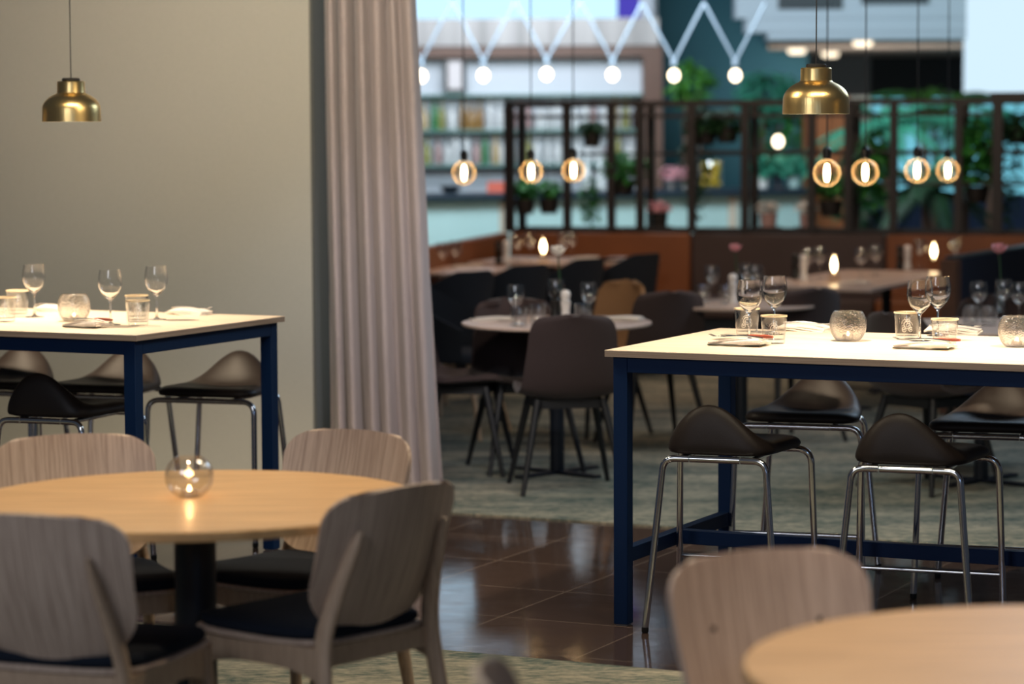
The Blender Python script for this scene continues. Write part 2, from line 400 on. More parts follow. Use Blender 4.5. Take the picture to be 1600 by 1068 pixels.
# left wall with its return
wc = at(486, 345, 12.35); wc = Vector((wc.x, wc.y))
wl = wc - Vector((UA.x, UA.y))*6
struct(obj('wall_left', slab(wl, wc, .10, 0, 3.6, 1), 'wall_paint', smooth=False))
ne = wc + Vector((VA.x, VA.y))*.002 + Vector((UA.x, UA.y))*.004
struct(obj('trim_1', quad2([(ne.x, ne.y), (ne.x+UA.x*.012, ne.y+UA.y*.012), (ne.x+UA.x*.012+VA.x*.30, ne.y+UA.y*.012+VA.y*.30), (ne.x+VA.x*.30, ne.y+VA.y*.30)], 0, 3.6), 'wall_end_shaded', smooth=False))

# curtain
def curtain():
    Y0 = 12.25
    def fn(u, v):
        t = (u+1)/2; z = .015+v*3.1
        py = 195+(HC-z)*FPX/Y0
        xl = 511-3*v*1.4; xr = 693-45*min(1, v/.72)**.8
        w = t + .018*math.sin(t*19+1.3*v)*(.5+.5*v)
        x = (xl+(xr-xl)*w-800)/FPX*Y0
        ph = 2*math.pi*(6.3*t+.25*math.sin(2.2*v+3*t))
        amp = .052+.020*math.sin(5*t+1)
        y = Y0+.05+amp*math.sin(ph)+.014*math.sin(2*ph+1.1)+.010*math.sin(ph*.5+3*v) - .12*t
        return (x+.010*math.cos(ph), y, z)
    return sheet(fn, 150, 40, .006)
cur = obj('curtain', curtain(), 'curtain', angle=80)
tag(cur, 'floor-length greige curtain hanging in vertical folds at the end of the wall', 'curtain')
obj('hem', (lambda: sheet(lambda u, v: ((511+(693-511)*(u+1)/2-800)/FPX*12.25*.99+.003, 12.14-.1*(u+1)/2+.02*math.sin(u*18), .03+.004*v), 60, 1, .002))(), 'curtain', cur)

# ================================================================ FOREGROUND FURNITURE
def wood_chair():
    t = thing('dining_chair')
    W0, H0, H1 = .235, .475, .805
    def back(u, v):
        # rounded outline: top corners and larger bottom corners
        h = H1-H0; z = v*h
        r1, r0 = .075, .12
        w = W0*(.90+.10*v)
        if h-z < r1: w = w-r1+math.sqrt(max(0, r1*r1-(r1-(h-z))**2))
        if z < r0: w = w-r0+math.sqrt(max(0, r0*r0-(r0-z)**2))
        x = u*w
        y = -.200-.125*v + 1.15*x*x - .03*math.sin(math.pi*v)*.5
        zz = H0+z + .012*(1-u*u)*v - .010*(1-v)*(1-u*u)
        return (x, y, zz)
    def backm(u, v):
        v = .5-.5*math.cos(math.pi*v); return back(u, v)
    b_ = obj('backrest', sheet(backm, 22, 22, .011), 'oak_chair', t)
    for s in (-1, 1):
        p = Vector(back(s*.54, .60)) + Vector((0, .0075, 0))
        obj('screw', xf(lathe([(.0, .0), (.006, .0), (.005, .002), (0, .0025)], 12), T(*p) @ Matrix.Rotation(R(-90), 4, 'X')), 'rubber', b_)
    out = rpoly([(-.20, -.215), (.20, -.215), (.235, .225), (-.235, .225)], .09, 8)
    zf = lambda base: (lambda x, y: base+.05*(x*x)*2-.012*math.cos(y*6))
    obj('seat', stack(out, [(.96, zf(.440)), (1, zf(.444)), (1, zf(.450)), (.98, zf(.454))]), 'oak_chair', t)
    obj('seat_pad', stack(out, [(.93, zf(.4545)), (.965, zf(.460)), (.975, zf(.469)), (.95, zf(.480)), (.88, zf(.486)), (.5, zf(.489))]), 'seat_fabric', t)
    for s in (-1, 1):
        pl = spline([(s*.215, -.285, 0), (s*.205, -.245, .22), (s*.190, -.212, .43), (s*.170, -.238, .56), (s*.148, -.300, .72)], 6)
        n = len(pl); rr = [.0125+.014*math.sin(math.pi*min(1, (i/(n-1))*1.0))**.8 for i in range(n)]; rr[-1] = .008; rr[-2] = .012
        obj('leg', sweep(pl, rr, 14, .62), 'oak_leg', t)
        pl = spline([(s*.225, .235, 0), (s*.215, .215, .22), (s*.205, .195, .435)], 6); n = len(pl)
        obj('leg', sweep(pl, [.011+.012*i/(n-1) for i in range(n)], 14, .75), 'oak_leg', t)
        # arched side rail
        def rail(u, v, s=s):
            y = -.215+(u+1)/2*.40; arch = .030*(1-abs(u)**3)
            return (s*(.196+.008*(u+1)/2), y, .437-(1-v)*(.085-arch))
        obj('side_rail', sheet(rail, 12, 2, .018), 'oak_leg', t)
    for yy in (-.2, .19):
        obj('cross_rail', sheet(lambda u, v, yy=yy: (u*.19, yy, .437-(1-v)*.05), 4, 1, .016), 'oak_leg', t)
    return t
WC = Proto(wood_chair)
def chair_by_back(bx, by, dx, dy, label, group, proto=WC, off=.27):
    d = Vector((dx, dy)).normalized()
    return proto.place((bx+d.x*off, by+d.y*off, .008), face(d.x, d.y), label, 'chair', group)
g1 = 'oak dining chairs around the candle-lit round table'
chair_by_back(-1.075, 5.97, .30, .95, 'oak chair seen from behind in the lower left corner, cut by the frame edge', g1)
chair_by_back(-.285, 6.40, -.76, .65, 'oak chair seen from behind at the right of the candle-lit round table, navy seat', g1)
chair_by_back(-1.225, 7.43, .35, -.94, 'oak chair facing the camera behind the left side of the round table', g1)
chair_by_back(-.455, 7.50, -.60, -.80, 'oak chair facing the round table in front of the curtain, charcoal seat pad', g1)
g2 = 'oak dining chairs at the table in the lower right corner'
chair_by_back(.505, 5.32, .42, -.91, 'blurred oak chair back beside the round table in the lower right corner', g2)
chair_by_back(-.005, 4.17, 1.0, .04, 'out of focus oak chair corner peeking in at the bottom edge', g2)

def round_table(x, y, r, label):
    t = thing('round_table', (x, y, .008))
    obj('tabletop', lathe([(0, .712), (r-.012, .712), (r-.002, .708), (r, .710), (r, .729), (r-.003, .732), (0, .732)], 96), 'oak_round', t, angle=25)
    obj('column', lathe([(.0, .02), (.053, .02), (.053, .70), (.12, .705), (.12, .7115), (0, .7115)], 40), 'black_metal', t)
    obj('base', lathe([(0, 0), (.30, 0), (.30, .008), (.06, .022), (0, .022)], 48), 'black_metal', t)
    return tag(t, label, 'table')
round_table(-.808, 6.765, .575, 'round oak table on a black column with a tea light glass')
round_table(1.0, 4.60, .60, 'out of focus round oak table in the lower right corner')

# ---- bar tables
def bar_table():
    t = thing('bar_table'); L, D, Hh = 2.7, 1.05, .93
    tp = obj('tabletop', box(0, L, 0, D, Hh-.0035, Hh), 'oak_bar', t, bevel=.001)
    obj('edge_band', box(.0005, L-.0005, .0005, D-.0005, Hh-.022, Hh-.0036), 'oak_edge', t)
    s, i = .05, .022
    for x in (i, L-i-s):
        for y in (i, D-i-s):
            obj('leg', box(x, x+s, y, y+s, .004, Hh-.023), 'navy_metal', t, bevel=.002)
            obj('foot', box(x+.006, x+s-.006, y+.006, y+s-.006, 0, .005), 'tin', t)
    a_ = Hh-.023
    for y in (i, D-i-s): obj('apron', box(i+s+.0005, L-i-s-.0005, y+.001, y+s-.001, a_-.052, a_), 'navy_metal', t, bevel=.002)
    for x in (i, L-i-s):
        obj('apron', box(x+.001, x+s-.001, i+s+.0005, D-i-s-.0005, a_-.052, a_), 'navy_metal', t, bevel=.002)
        obj('stretcher', box(x+.006, x+s-.006, i+s+.0005, D-i-s-.0005, .21, .26), 'navy_metal', t, bevel=.002)
    obj('stretcher', box(i+s-.005, L-i-s+.005, D/2-.02, D/2+.02, .21, .26), 'navy_metal', t, bevel=.002)
    return t
BT = Proto(bar_table)
A = P(944.4, 546.6, .93); B0 = P(213, 523.5, .93)
BT.place((A.x, A.y, 0), ANG, 'right-hand oak-topped bar table on a navy steel frame', 'bar table')
# the left table runs off to the left from its near corner
BL = B0 - UA*2.7
BT.place((BL.x, BL.y, 0), ANG, 'left-hand oak-topped bar table on a navy steel frame before the beige wall', 'bar table')

def bar_stool():
    t = thing('bar_stool')
    out = rpoly([(-.172, -.185), (.172, -.185), (.222, .19), (-.222, .19)], .09, 8)
    def hump(x, y):
        k = max(0, min(1, (-.015-y)/.135)); k = k*k*(3-2*k)
        bx = math.cos(math.pi/2*min(1, abs(x+.028)/.215))**1.7
        return .125*k*bx
    rings = []; zb, th = .592, .040
    prof = [(.90, 0.0), (.97, .10), (1.0, .38)]
    rings += [(.90, zb), (.975, zb+.004), (1.0, zb+.014)]
    def top(e_): return lambda x, y: zb+.014+(th-.014+hump(x, y))*e_ - .010*max(0, 1-(x*x+(y-.04)**2)/.02)*(e_ > .99)
    for k in range(1, 9):
        a_ = k/8*math.pi/2; rings.append((1-.17*(1-math.cos(a_)), top(math.sin(a_)*.97+.03*(k == 8))))
    for s_ in (.76, .68, .6, .5, .4, .3, .2, .1): rings.append((s_, top(1)))
    obj('seat', stack(out, rings), 'stool_leather', t, angle=60)
    zt, r = .580, .0115
    bl, brr = (-.162, -.185, zt), (.162, -.185, zt); fl, fr_ = (-.215, .19, zt), (.215, .19, zt)
    feet = {'bl': (-.225, -.235, .012), 'br': (.225, -.235, .012), 'fl': (-.245, .235, .012), 'fr': (.245, .235, .012)}
    for nm, c_ in (('bl', bl), ('br', brr), ('fl', fl), ('fr', fr_)):
        c_ = Vector(c_); f = Vector(feet[nm]); inn = Vector((c_.x*.55, c_.y, zt))
        cc = Vector((c_.x*1.07, c_.y*1.04, zt))
        l = obj('leg', sweep(bend([f, cc, inn], .05, 8), r, 14), 'chrome', t)
        obj('foot_cap', xf(lathe([(0, 0), (.009, 0), (.012, .004), (.012, .02), (0, .02)], 14), T(f.x, f.y, 0)), 'rubber', l)
    obj('seat_frame', join(sweep([(-.085, -.185, zt), (.085, -.185, zt)], r, 14), sweep([(-.115, .19, zt), (.115, .19, zt)], r, 14),
                           sweep([(-.12, -.185, zt-.001), (-.12, .19, zt-.001)], .009, 12), sweep([(.12, -.185, zt-.001), (.12, .19, zt-.001)], .009, 12)), 'chrome', t)
    obj('seat_plate', box(-.13, .13, -.13, .13, zt+.009, zb+.001), 'rubber', t)
    def onleg(nm, c_, z):
        f = Vector(feet[nm]); c_ = Vector((c_[0]*1.07, c_[1]*1.04, zt)); k = (z-f.z)/(c_.z-f.z); return f+(c_-f)*k
    obj('footrest', sweep([onleg('fl', fl, .19), onleg('fr', fr_, .19)], .008, 12), 'chrome', t)
    for s1, s2, c1, c2 in (('bl', 'fl', bl, fl), ('br', 'fr', brr, fr_)): pass
    return t
BS = Proto(bar_stool)
g = 'bar stools at the right-hand bar table'
th = R(20); dA = (math.sin(th), math.cos(th)); dB = (-math.sin(R(17)), -math.cos(R(17)))
BS.place((.728, 8.95, 0), face(*dA), 'black-seated chrome bar stool nearest the corner leg of the right bar table', 'bar stool', g)
BS.place((1.315, 8.67, 0), face(*dA), 'second chrome bar stool on the near side of the right bar table', 'bar stool', g)
BS.place((1.097, 9.91, 0), face(*dB), 'chrome bar stool on the far side of the right bar table, facing the camera', 'bar stool', g)
BS.place((1.72, 9.57, 0), face(*dB), 'far-side bar stool of the right bar table, cut by the right frame edge', 'bar stool', g)
g = 'bar stools at the left-hand bar table'
BS.place((-1.71, 10.23, 0), face(*dA), 'dark bar stool on the near side of the left bar table', 'bar stool', g)
BS.place((-1.196, 10.95, 0), face(*dB), 'far-side bar stool nearest the right-hand leg of the left bar table', 'bar stool', g)
BS.place((-1.675, 11.13, 0), face(*dB), 'far-side bar stool partly hidden by the corner leg of the left bar table', 'bar stool', g)
BS.place((-2.155, 11.32, 0), face(*dB), 'far-side bar stool at the left frame edge under the left bar table', 'bar stool', g)

# ---- brass pendants
def pendant():
    t = thing('pendant_lamp')
    r = .1145
    outer = [(r, 0), (r-.001, .030), (r-.002, .052), (r-.004, .062), (.106, .072), (.100, .081), (.091, .090), (.080, .098), (.068, .1045), (.058, .109), (.0545, .113), (.0535, .122), (.053, .153), (.050, .157), (0, .157)]
    inner = [(0, .150), (.049, .150), (.050, .122), (.051, .111), (.057, .104), (.078, .094), (.097, .078), (.103, .070), (r-.007, .058), (r-.004, .030), (r-.003, 0)]
    sh = obj('shade', lathe([(p[0], p[1]) for p in outer[:-1]]+[(0.0, .157)], 64)if False else (lambda: (lambda a_: a_)(lathe(outer, 64)))(), 'brass', t, angle=30)
    # open the bottom: drop the cap face
    me = sh.data
    import bmesh
    bm = bmesh.new(); bm.from_mesh(me)
    ff = [f for f in bm.faces if len(f.verts) > 10 and all(abs(v.co.z) < 1e-5 for v in f.verts)]
    bmesh.ops.delete(bm, geom=ff, context='FACES_ONLY'); bm.to_mesh(me); bm.free()
    li = obj('liner', lathe(inner[::-1][0:1]+inner[::-1][1:], 64), 'shade_white', sh)
    bm = bmesh.new(); bm.from_mesh(li.data)
    ff = [f for f in bm.faces if len(f.verts) > 10 and all(abs(v.co.z) < 1e-5 for v in f.verts)]
    bmesh.ops.delete(bm, geom=ff, context='FACES_ONLY'); bm.to_mesh(li.data); bm.free()
    obj('cap', lathe([(0, .1575), (.033, .1575), (.035, .160), (.035, .166), (.031, .170), (0, .171)], 32), 'rubber', t)
    obj('cable', sweep([(0, 0, .170), (.001, 0, 1.0), (0, 0, 1.9)], .0022, 8), 'cable', t)
    obj('bulb', lathe([(0, .045), (.018, .050), (.026, .068), (.022, .088), (.013, .105), (0, .105)], 20), 'bulb_inner', t)
    return t
PD = Proto(pendant)
def put_pendant(px, py, Y, label, power=42):
    p = at(px, py, Y); PD.place(p, 0, label, 'pendant lamp', 'brass pendant lamps over the bar tables')
    light('pendant_light', 'SPOT', (p.x, p.y, p.z+.035), power, (1, .80, .56), (p.x, p.y, 0), .03, cone=125, blend=.5)
    return p
pr = put_pendant(1275, 178, 9.2, 'brass dome pendant lamp above the right bar table', 80)
pl = put_pendant(112, 190, 10.55, 'brass dome pendant lamp before the beige wall on the left', 80)
for base, sg in ((pr, 1), (pl, -1)):  # extra unseen pendants, added so the tabletops are lit evenly
    q = base+UA*sg*.95; PD.place(q, 0, 'extra unseen brass pendant lamp just outside the frame over the %s bar table' % ('right' if sg > 0 else 'left'), 'pendant lamp', 'brass pendant lamps over the bar tables')
    light('pendant_light', 'SPOT', (q.x, q.y, q.z+.035), 80, (1, .80, .56), (q.x, q.y, 0), .03, cone=125, blend=.5)

# ================================================================ TABLEWARE
def wine_glass(mname='clear_glass', seg=40):
    def b():
        t = thing('wine_glass')
        o_ = [(0, 0), (.034, 0), (.035, .0012), (.012, .004), (.0045, .010), (.0036, .03), (.0034, .075), (.006, .084), (.018, .095), (.031, .110), (.039, .128), (.0415, .145), (.040, .165), (.0355, .190)]
        i_ = [(.0348, .190), (.0392, .165), (.0406, .145), (.038, .1285), (.030, .112), (.017, .098), (0, .090)]
        obj('glass_body', lathe(o_+i_, seg), mname, t, angle=60)
        return t
    return b
def tumbler():
    t = thing('tumbler')
    o_ = [(0, 0), (.036, 0), (.038, .003), (.0455, .092)]; i_ = [(.0435, .092), (.0365, .014), (0, .012)]
    gbody = obj('glass_body', lathe(o_+i_, 40), 'thin_glass', t, angle=40)
    obj('rim', lathe([(.0459, .0915), (.0461, .0940), (.0457, .0965), (.0443, .0965), (.0437, .0925), (.0457, .0921)], 40, closed=True), 'gold_rim', t)
    # etched ornament: scrolls raised on the wall
    parts = []
    for a0 in (R(-115), R(65)):
        for k, (cx_, cz_, rr, turns) in enumerate(((0, .052, .017, 1.6), (.011, .036, .009, 1.3), (-.011, .036, .009, 1.3), (.0, .070, .008, 1.2))):
            pts = []
            for i in range(22):
                tt = i/21; a_ = tt*turns*2*math.pi+k; rad_ = rr*(1-.75*tt); x_ = cx_+rad_*math.cos(a_); z_ = cz_+rad_*math.sin(a_)
                R_ = .0382+.0081*z_/.092; an = a0+x_/R_; pts.append((R_*math.cos(an), R_*math.sin(an), z_))
            parts.append(sweep(pts, .0007, 5))
    obj('etched_pattern', join(*parts), 'etching', gbody)
    return t
def plain_tumbler():
    t = thing('tumbler')
    obj('glass_body', lathe([(0, 0), (.034, 0), (.036, .003), (.042, .095), (.0405, .095), (.0345, .014), (0, .012)], 28), 'thin_glass', t, angle=40)
    return t
def tea_light(t, z=.006, s=1.0):
    obj('tea_light_cup', lathe([(0, z), (.019*s, z), (.019*s, z+.015), (.018*s, z+.015), (.0175*s, z+.010), (0, z+.010)], 24), 'tin', t)
    obj('flame', lathe([(0, z+.0105), (.0025, z+.013), (.0034, z+.017), (.002, z+.023), (0, z+.027)], 10), 'flame', t)
def candle_globe():
    t = thing('candle_holder'); r = .064
    o_, i_ = [], []
    for k in range(0, 15):
        a_ = R(-52+k*6.6); o_.append((r*math.cos(a_), .050+r*1.12*math.sin(a_)))
        i_.append(((r-.0028)*math.cos(a_), .050+(r*1.12-.0028)*math.sin(a_)))
    zb_ = o_[0][1]
    o_ = [(0, zb_)]+o_; i_ = [(0, i_[0][1])]+i_
    sh = -zb_
    prof = [(a_, b_+sh) for a_, b_ in o_+i_[::-1]]
    obj('glass_globe', lathe(prof, 48), 'bubble_glass', t, angle=60)
    tea_light(t, .0055)
    return t
def clear_candle_globe():
    t = thing('candle_holder'); r = .062
    o_, i_ = [], []
    for k in range(0, 16):
        a_ = R(-64+k*8.1); o_.append((r*math.cos(a_), .058+r*.95*math.sin(a_))); i_.append(((r-.0022)*math.cos(a_), .058+(r*.95-.0022)*math.sin(a_)))
    prof = [(0, o_[0][1])]+o_+i_[::-1]+[(0, i_[0][1])]; sh = -o_[0][1]
    obj('glass_globe', lathe([(a_, b_+sh) for a_, b_ in prof], 48), 'thin_glass', t, angle=60)
    tea_light(t, .004, 1.1)
    return t
def napkin():
    t = thing('folded_napkin')
    lay = []
    for k, (dx, w_, d_, z_) in enumerate(((0, .098, .058, .001), (.003, .094, .054, .007), (-.004, .088, .050, .013))):
        def fn(u, v, dx=dx, w_=w_, d_=d_, z_=z_, k=k): return (dx+u*w_, (v-.5)*2*d_+.01*u*(k-1), (z_+.003+.004*math.sin(2.5*u+k)+.003*math.cos(3*v))*(.40+.60*(u+1)/2)+.001)
        lay.append(sheet(fn, 14, 8, .0035))
    # rounded fold at the near edge
    lay.append(sweep([(-.098, -.035, .004), (-.04, -.052, .006), (.03, -.056, .009), (.088, -.048, .011)], [.0025, .0045, .0075, .0085], 10, 1.1))
    obj('cloth', join(*lay), 'linen', t, angle=60)
    obj('trim', join(sweep([(-.094, -.058, .0035), (0, -.0615, .004), (.094, -.058, .0035)], .0011, 6), sweep([(.094, -.058, .0035), (.094, .05, .006)], .0011, 6)), 'linen_trim', t)
    return t
def fork():
    t = thing('fork'); parts = [sweep(spline([(.10, 0, .004), (.03, 0, .010), (-.03, 0, .008), (-.045, 0, .006)], 5), [.0035]*11+[.0028]*4+[.0035], 8)]
    parts = [sweep(spline([(.10, 0, .003), (.03, 0, .009), (-.03, 0, .006), (-.05, 0, .004)], 5), .0030, 8)]
    parts.append(sheet(lambda u, v: (-.048-.018*v, u*.011, .004+.002*u*u), 6, 3, .0016))
    for k in range(4):
        y = (k-1.5)*.0062; parts.append(sweep([(-.066, y, .005), (-.085, y, .004), (-.105, y, .011)], [.0013, .0012, .0007], 6))
    obj('metal', join(*parts), 'steel', t); return t
def knife():
    t = thing('table_knife')
    obj('blade', sheet(lambda u, v: (-.115+.11*v, u*.009*(1 if v > .2 else .4+3*v), .004), 4, 12, .0014), 'steel', t)
    obj('handle', sweep([(-.006, 0, .0045), (.02, 0, .0052), (.07, 0, .0055), (.095, 0, .005)], [.004, .006, .0065, .004], 10), 'knife_handle', t)
    return t
WG, TU, CG, NK, FK, KN = Proto(wine_glass()), Proto(tumbler), Proto(candle_globe), Proto(napkin), Proto(fork), Proto(knife)
TZ = .9302
def setn(proto, px, py, label, cat, group, rz=0, z=TZ, scale=1.0, dz=0):
    p = P(px, py, z); return proto.place((p.x, p.y, z+dz), rz, label, cat, group, scale)
gR, gL = 'place settings on the right bar table', 'place settings on the left bar table'
for px, py, l in ((1171, 531, 'wine glass at the far left of the right bar table, standing before an etched tumbler'),
                  (1210, 522, 'wine glass behind the etched tumbler on the left half of the right bar table'),
                  (1437, 532, 'nearer of the two overlapping wine glasses on the right bar table'),
                  (1465, 524, 'farther of the two overlapping wine glasses on the right bar table')):
    setn(WG, px, py, l, 'wine glass', gR, scale=1.1)
for px, py, l in ((54, 495, 'wine glass behind the tumblers at the left frame edge'), (173, 507, 'wine glass between candle globe and tumblers on the left bar table'), (245, 499, 'wine glass behind the etched tumbler on the left bar table, next to the napkin')):
    setn(WG, px, py, l, 'wine glass', gL, scale=1.1)
for px, py, l in ((1167, 523, 'etched tumbler with pale rim behind the leftmost wine glass on the right bar table'), (1209, 536, 'etched tumbler near the napkin at the left end of the right bar table'),
                  (1417, 530, 'etched tumbler left of the overlapping wine glasses'), (1476, 542, 'etched tumbler in front of the overlapping wine glasses')):
    setn(TU, px, py, l, 'tumbler', gR, rz=R(20))
for px, py, l in ((28, 490, 'etched tumbler farther back at the left frame edge'), (8, 502, 'etched tumbler cut by the left frame edge'), (216, 508, 'nearer etched tumbler of the pair on the left bar table'), (214, 499, 'rear etched tumbler of the pair on the left bar table')):
    setn(TU, px, py, l, 'tumbler', gL, rz=R(30))
setn(CG, 1325, 532, 'round bubbled glass candle globe in the middle of the right bar table', 'candle holder', gR)
setn(CG, 1589, 541, 'bubbled glass candle globe cut by the right frame edge', 'candle holder', gR)
setn(CG, 116, 501, 'bubbled glass candle globe on the left bar table', 'candle holder', gL)
def setting(px, py, rz, where, group, kn=True, s=1.0):
    nk = setn(NK, px, py, 'folded linen napkin '+where, 'napkin', group, rz, scale=s); nk.scale = (s, s, 1.35)
    p = P(px, py, TZ); c_, s_ = math.cos(rz), math.sin(rz)
    FK.place((p.x+(-.01)*c_-.005*s_, p.y+(-.01)*s_+.005*c_, TZ+.023), rz+R(-8), 'steel fork on the napkin '+where, 'fork', group)
    if kn: KN.place((p.x+.028*c_-.022*s_, p.y+.028*s_+.022*c_, TZ+.026), rz+R(-14), 'red-handled knife on the napkin '+where, 'knife', group)
setting(1155, 539, ANG+R(2), 'at the left end of the right bar table', gR)
setting(1445, 544, ANG+R(2), 'in front of the overlapping wine glasses', gR)
setting(1258, 516, ANG+R(176), 'left of the candle globe, right bar table', gR, False)
setting(1490, 520, ANG+R(186), 'behind the rightmost tumbler on the right bar table', gR, False)
setting(134, 511, ANG, 'in front of the candle globe on the left bar table', gL, s=.8)
setting(296, 491, ANG+R(180), 'alone at the right end of the left bar table', gL, False, s=.85)
setting(82, 486, ANG+R(180), 'behind the candle globe on the left bar table', gL, False, s=.7)
CC = Proto(clear_candle_globe)
setn(CC, 296, 776, 'clear glass globe with a lit tea light on the round oak table', 'candle holder', None, z=.7402)
p = P(296, 776, .74); light('tea_light_glow', 'POINT', (p.x, p.y, .785), .25, (1, .55, .22), size=.01)

# ================================================================ DINING AREA
def shell_chair(mname='brown_fabric'):
    def b():
        t = thing('shell_chair')
        prof = spline([(.235, .435), (.20, .450), (.05, .440), (-.10, .435), (-.175, .470), (-.205, .56), (-.225, .68), (-.245, .775), (-.262, .80)], 4)
        prof = [(Vector((p[0], p[1]))) for p in [(q.x, q.y) for q in spline([Vector((a_, b_, 0)) for a_, b_ in [(.235, .435), (.20, .450), (.05, .440), (-.10, .435), (-.175, .470), (-.205, .56), (-.225, .68), (-.245, .775), (-.256, .80)]], 4)]]
        N = len(prof)-1
        def fn(u, v):
            q = prof[round(v*N)]; k = v
            w = .225 if k < .45 else .225+.0*(k-.45)
            w = .20+.035*math.sin(math.pi*min(1, k*1.35))
            if k > .74: w -= .125*(1-math.sqrt(max(0, 1-((k-.74)/.26)**2)))
            if k < .10: w -= .06*(1-math.sqrt(max(0, 1-((.10-k)/.10)**2)))
            up_ = .028*abs(u)**2.5; fwd = .055*abs(u)**2.2
            m_ = max(0, min(1, (k-.32)/.22))
            return (u*w, q.x+fwd*m_, q.y+.016*(1-u*u)*max(0, (k-.8)/.2)+up_*(1-m_)+.02*abs(u)**2.2*m_*(1-m_)*4)
        obj('shell', sheet(fn, 14, N, .024), mname, t, angle=70)
        for sx in (-1, 1):
            for sy in (-1, 1):
                obj('leg', sweep([(sx*.235, .02+sy*.225, 0), (sx*.15, .02+sy*.13, .425)], [.0115, .019], 12), 'dark_leg', t)
        obj('under_frame', join(box(-.165, .165, -.125, -.095, .385, .425), box(-.165, .165, .135, .165, .385, .425), box(-.16, -.13, -.125, .165, .386, .4245), box(.13, .16, -.125, .165, .386, .4245)), 'dark_leg', t)
        return t
    return b
def tub_chair():
    t = thing('armchair')
    def fn(u, v):
        a_ = u*R(118); rr = .245+.045*v
        k = abs(u); top = .83-.24*max(0, (k-.22)/.78)
        z = .42+v*(top-.42)
        return (rr*1.08*math.sin(a_), .03-rr*math.cos(a_), z)
    obj('shell', sheet(fn, 30, 8, .022), 'black_felt', t, angle=70)
    out = rpoly([(-.25, -.21), (.25, -.21), (.24, .24), (-.24, .24)], .12, 6)
    obj('seat', stack(out, [(.9, .405), (1, .412), (1, .445), (.95, .46), (.5, .466)]), 'black_felt', t)
    for sx in (-1, 1):
        for sy in (-1, 1):
            obj('leg', sweep([(sx*.26, .02+sy*.24, 0), (sx*.17, .02+sy*.15, .41)], [.011, .018], 12), 'oak_leg', t)
    return t
SC, TC, TN = Proto(shell_chair()), Proto(tub_chair), Proto(shell_chair('tan_fabric'))
FZ = .0085
def place_c(proto, px, ytop, ztop, d, label, group=None, off=.22, cat='chair'):
    """place by the middle of its back top edge"""
    p = P(px, ytop, ztop); d = Vector(d).normalized()
    return proto.place((p.x+d.x*off, p.y+d.y*off, FZ), face(d.x, d.y), label, cat, group)
gs = 'brown upholstered shell chairs'
place_c(SC, 897, 501, .80, (-.14, .99), 'brown shell chair seen from behind at the white-topped cafe table', gs)
place_c(SC, 800, 474, .80, (.25, -.97), 'brown shell chair on the far side of the cafe table, behind the tumblers', gs)
place_c(SC, 1048, 463, .80, (-.35, .94), 'brown shell chair right of the cafe table, above the bar table corner', gs)
place_c(SC, 1272, 458, .80, (-.55, .83), 'brown shell chair behind the candle globe of the right bar table', gs)
place_c(SC, 1395, 497, .80, (.80, .60), 'brown shell chair at the right-hand dark table, left of the overlapping glasses', gs)
place_c(SC, 1560, 470, .80, (-.3, -.95), 'brown shell chair behind the glasses at the right frame edge', gs)
place_c(TN, 978, 446, .80, (-.8, -.6), 'tan upholstered shell chair beyond the cafe table', None)
gt = 'black felt armchairs with oak legs'
TC.place((-.34, 14.5, FZ), face(.95, -.3), 'black armchair beside the curtain at the left of the cafe table', 'chair', gt)
place_c(TC, 744, 426, .83, (-.72, .69), 'black armchair at the rear table, nearest the curtain', gt, .26)
place_c(TC, 832, 416, .83, (-.72, .69), 'black armchair at the rear table, second from the curtain', gt, .26)
place_c(TC, 926, 406, .83, (-.78, .62), 'black armchair at the rear table, third from the curtain', gt, .26)
place_c(TC, 1014, 398, .83, (-.78, .62), 'black armchair at the rear table, farthest right of the row', gt, .26)

# brown-seated chair with black legs at the cafe table, left edge
def side_chair():
    t = SC.b(); return t
SC.place((-.26, 12.98, FZ), face(.97, -.12), 'brown shell chair half hidden by the curtain, its seat facing right', 'chair', gs)

def cafe_table(x, y, r, label, mtop='marble_top', rect=None):
    t = thing('cafe_table', (x, y, FZ))
    if rect:
        a_, b_ = rect; obj('tabletop', stack(rpoly([(-a_, -b_), (a_, -b_), (a_, b_), (-a_, b_)], .03, 4), [(1, .712), (1, .731)]), mtop, t)
        t.rotation_euler = (0, 0, ANG)
        for sx in ((-.5, .5) if a_ > .5 or b_ > .5 else (0,)):
            px_, py_ = (sx*a_*1.2, 0) if a_ > b_ else (0, sx*b_*1.2)
            obj('column', xf(lathe([(0, .015), (.03, .015), (.03, .7115), (0, .7115)], 20), T(px_, py_, 0)), 'black_metal', t)
            obj('base', join(xf(box(-.28, .28, -.025, .025, 0, .014), T(px_, py_, 0)), xf(box(-.025, .025, -.28, .28, 0, .0145), T(px_, py_, 0))), 'black_metal', t)
    else:
        obj('tabletop', lathe([(0, .714), (r-.008, .714), (r, .720), (r, .728), (r-.003, .731), (0, .731)], 64), mtop, t, angle=25)
        obj('column', lathe([(0, .015), (.035, .015), (.035, .7135), (0, .7135)], 24), 'black_metal', t)
        obj('base', join(*[xf(box(0, .27, -.022, .022, 0, .014+.0004*k), Matrix.Rotation(R(45+90*k), 4, 'Z')) for k in range(4)]), 'black_metal', t)
    return tag(t, label, 'table')
cafe_table(.214, 12.84, .456, 'round pale cafe table with a black column at the center')
q = P(1158, 474, .74); cafe_table(q.x, q.y, .40, 'pale round table behind the wine glasses of the right bar table')
q = P(1535, 508, .74); cafe_table(q.x, q.y, .50, 'dark set table behind the right bar table at the right edge')
cafe_table(2.10, 16.3, 0, 'long set table before the dark brown banquette, lit by two oil lamps', rect=(.40, .95))
q = P(708, 421, .74); cafe_table(q.x, q.y, 0, 'banquette table beside the curtain', rect=(.34, .45))
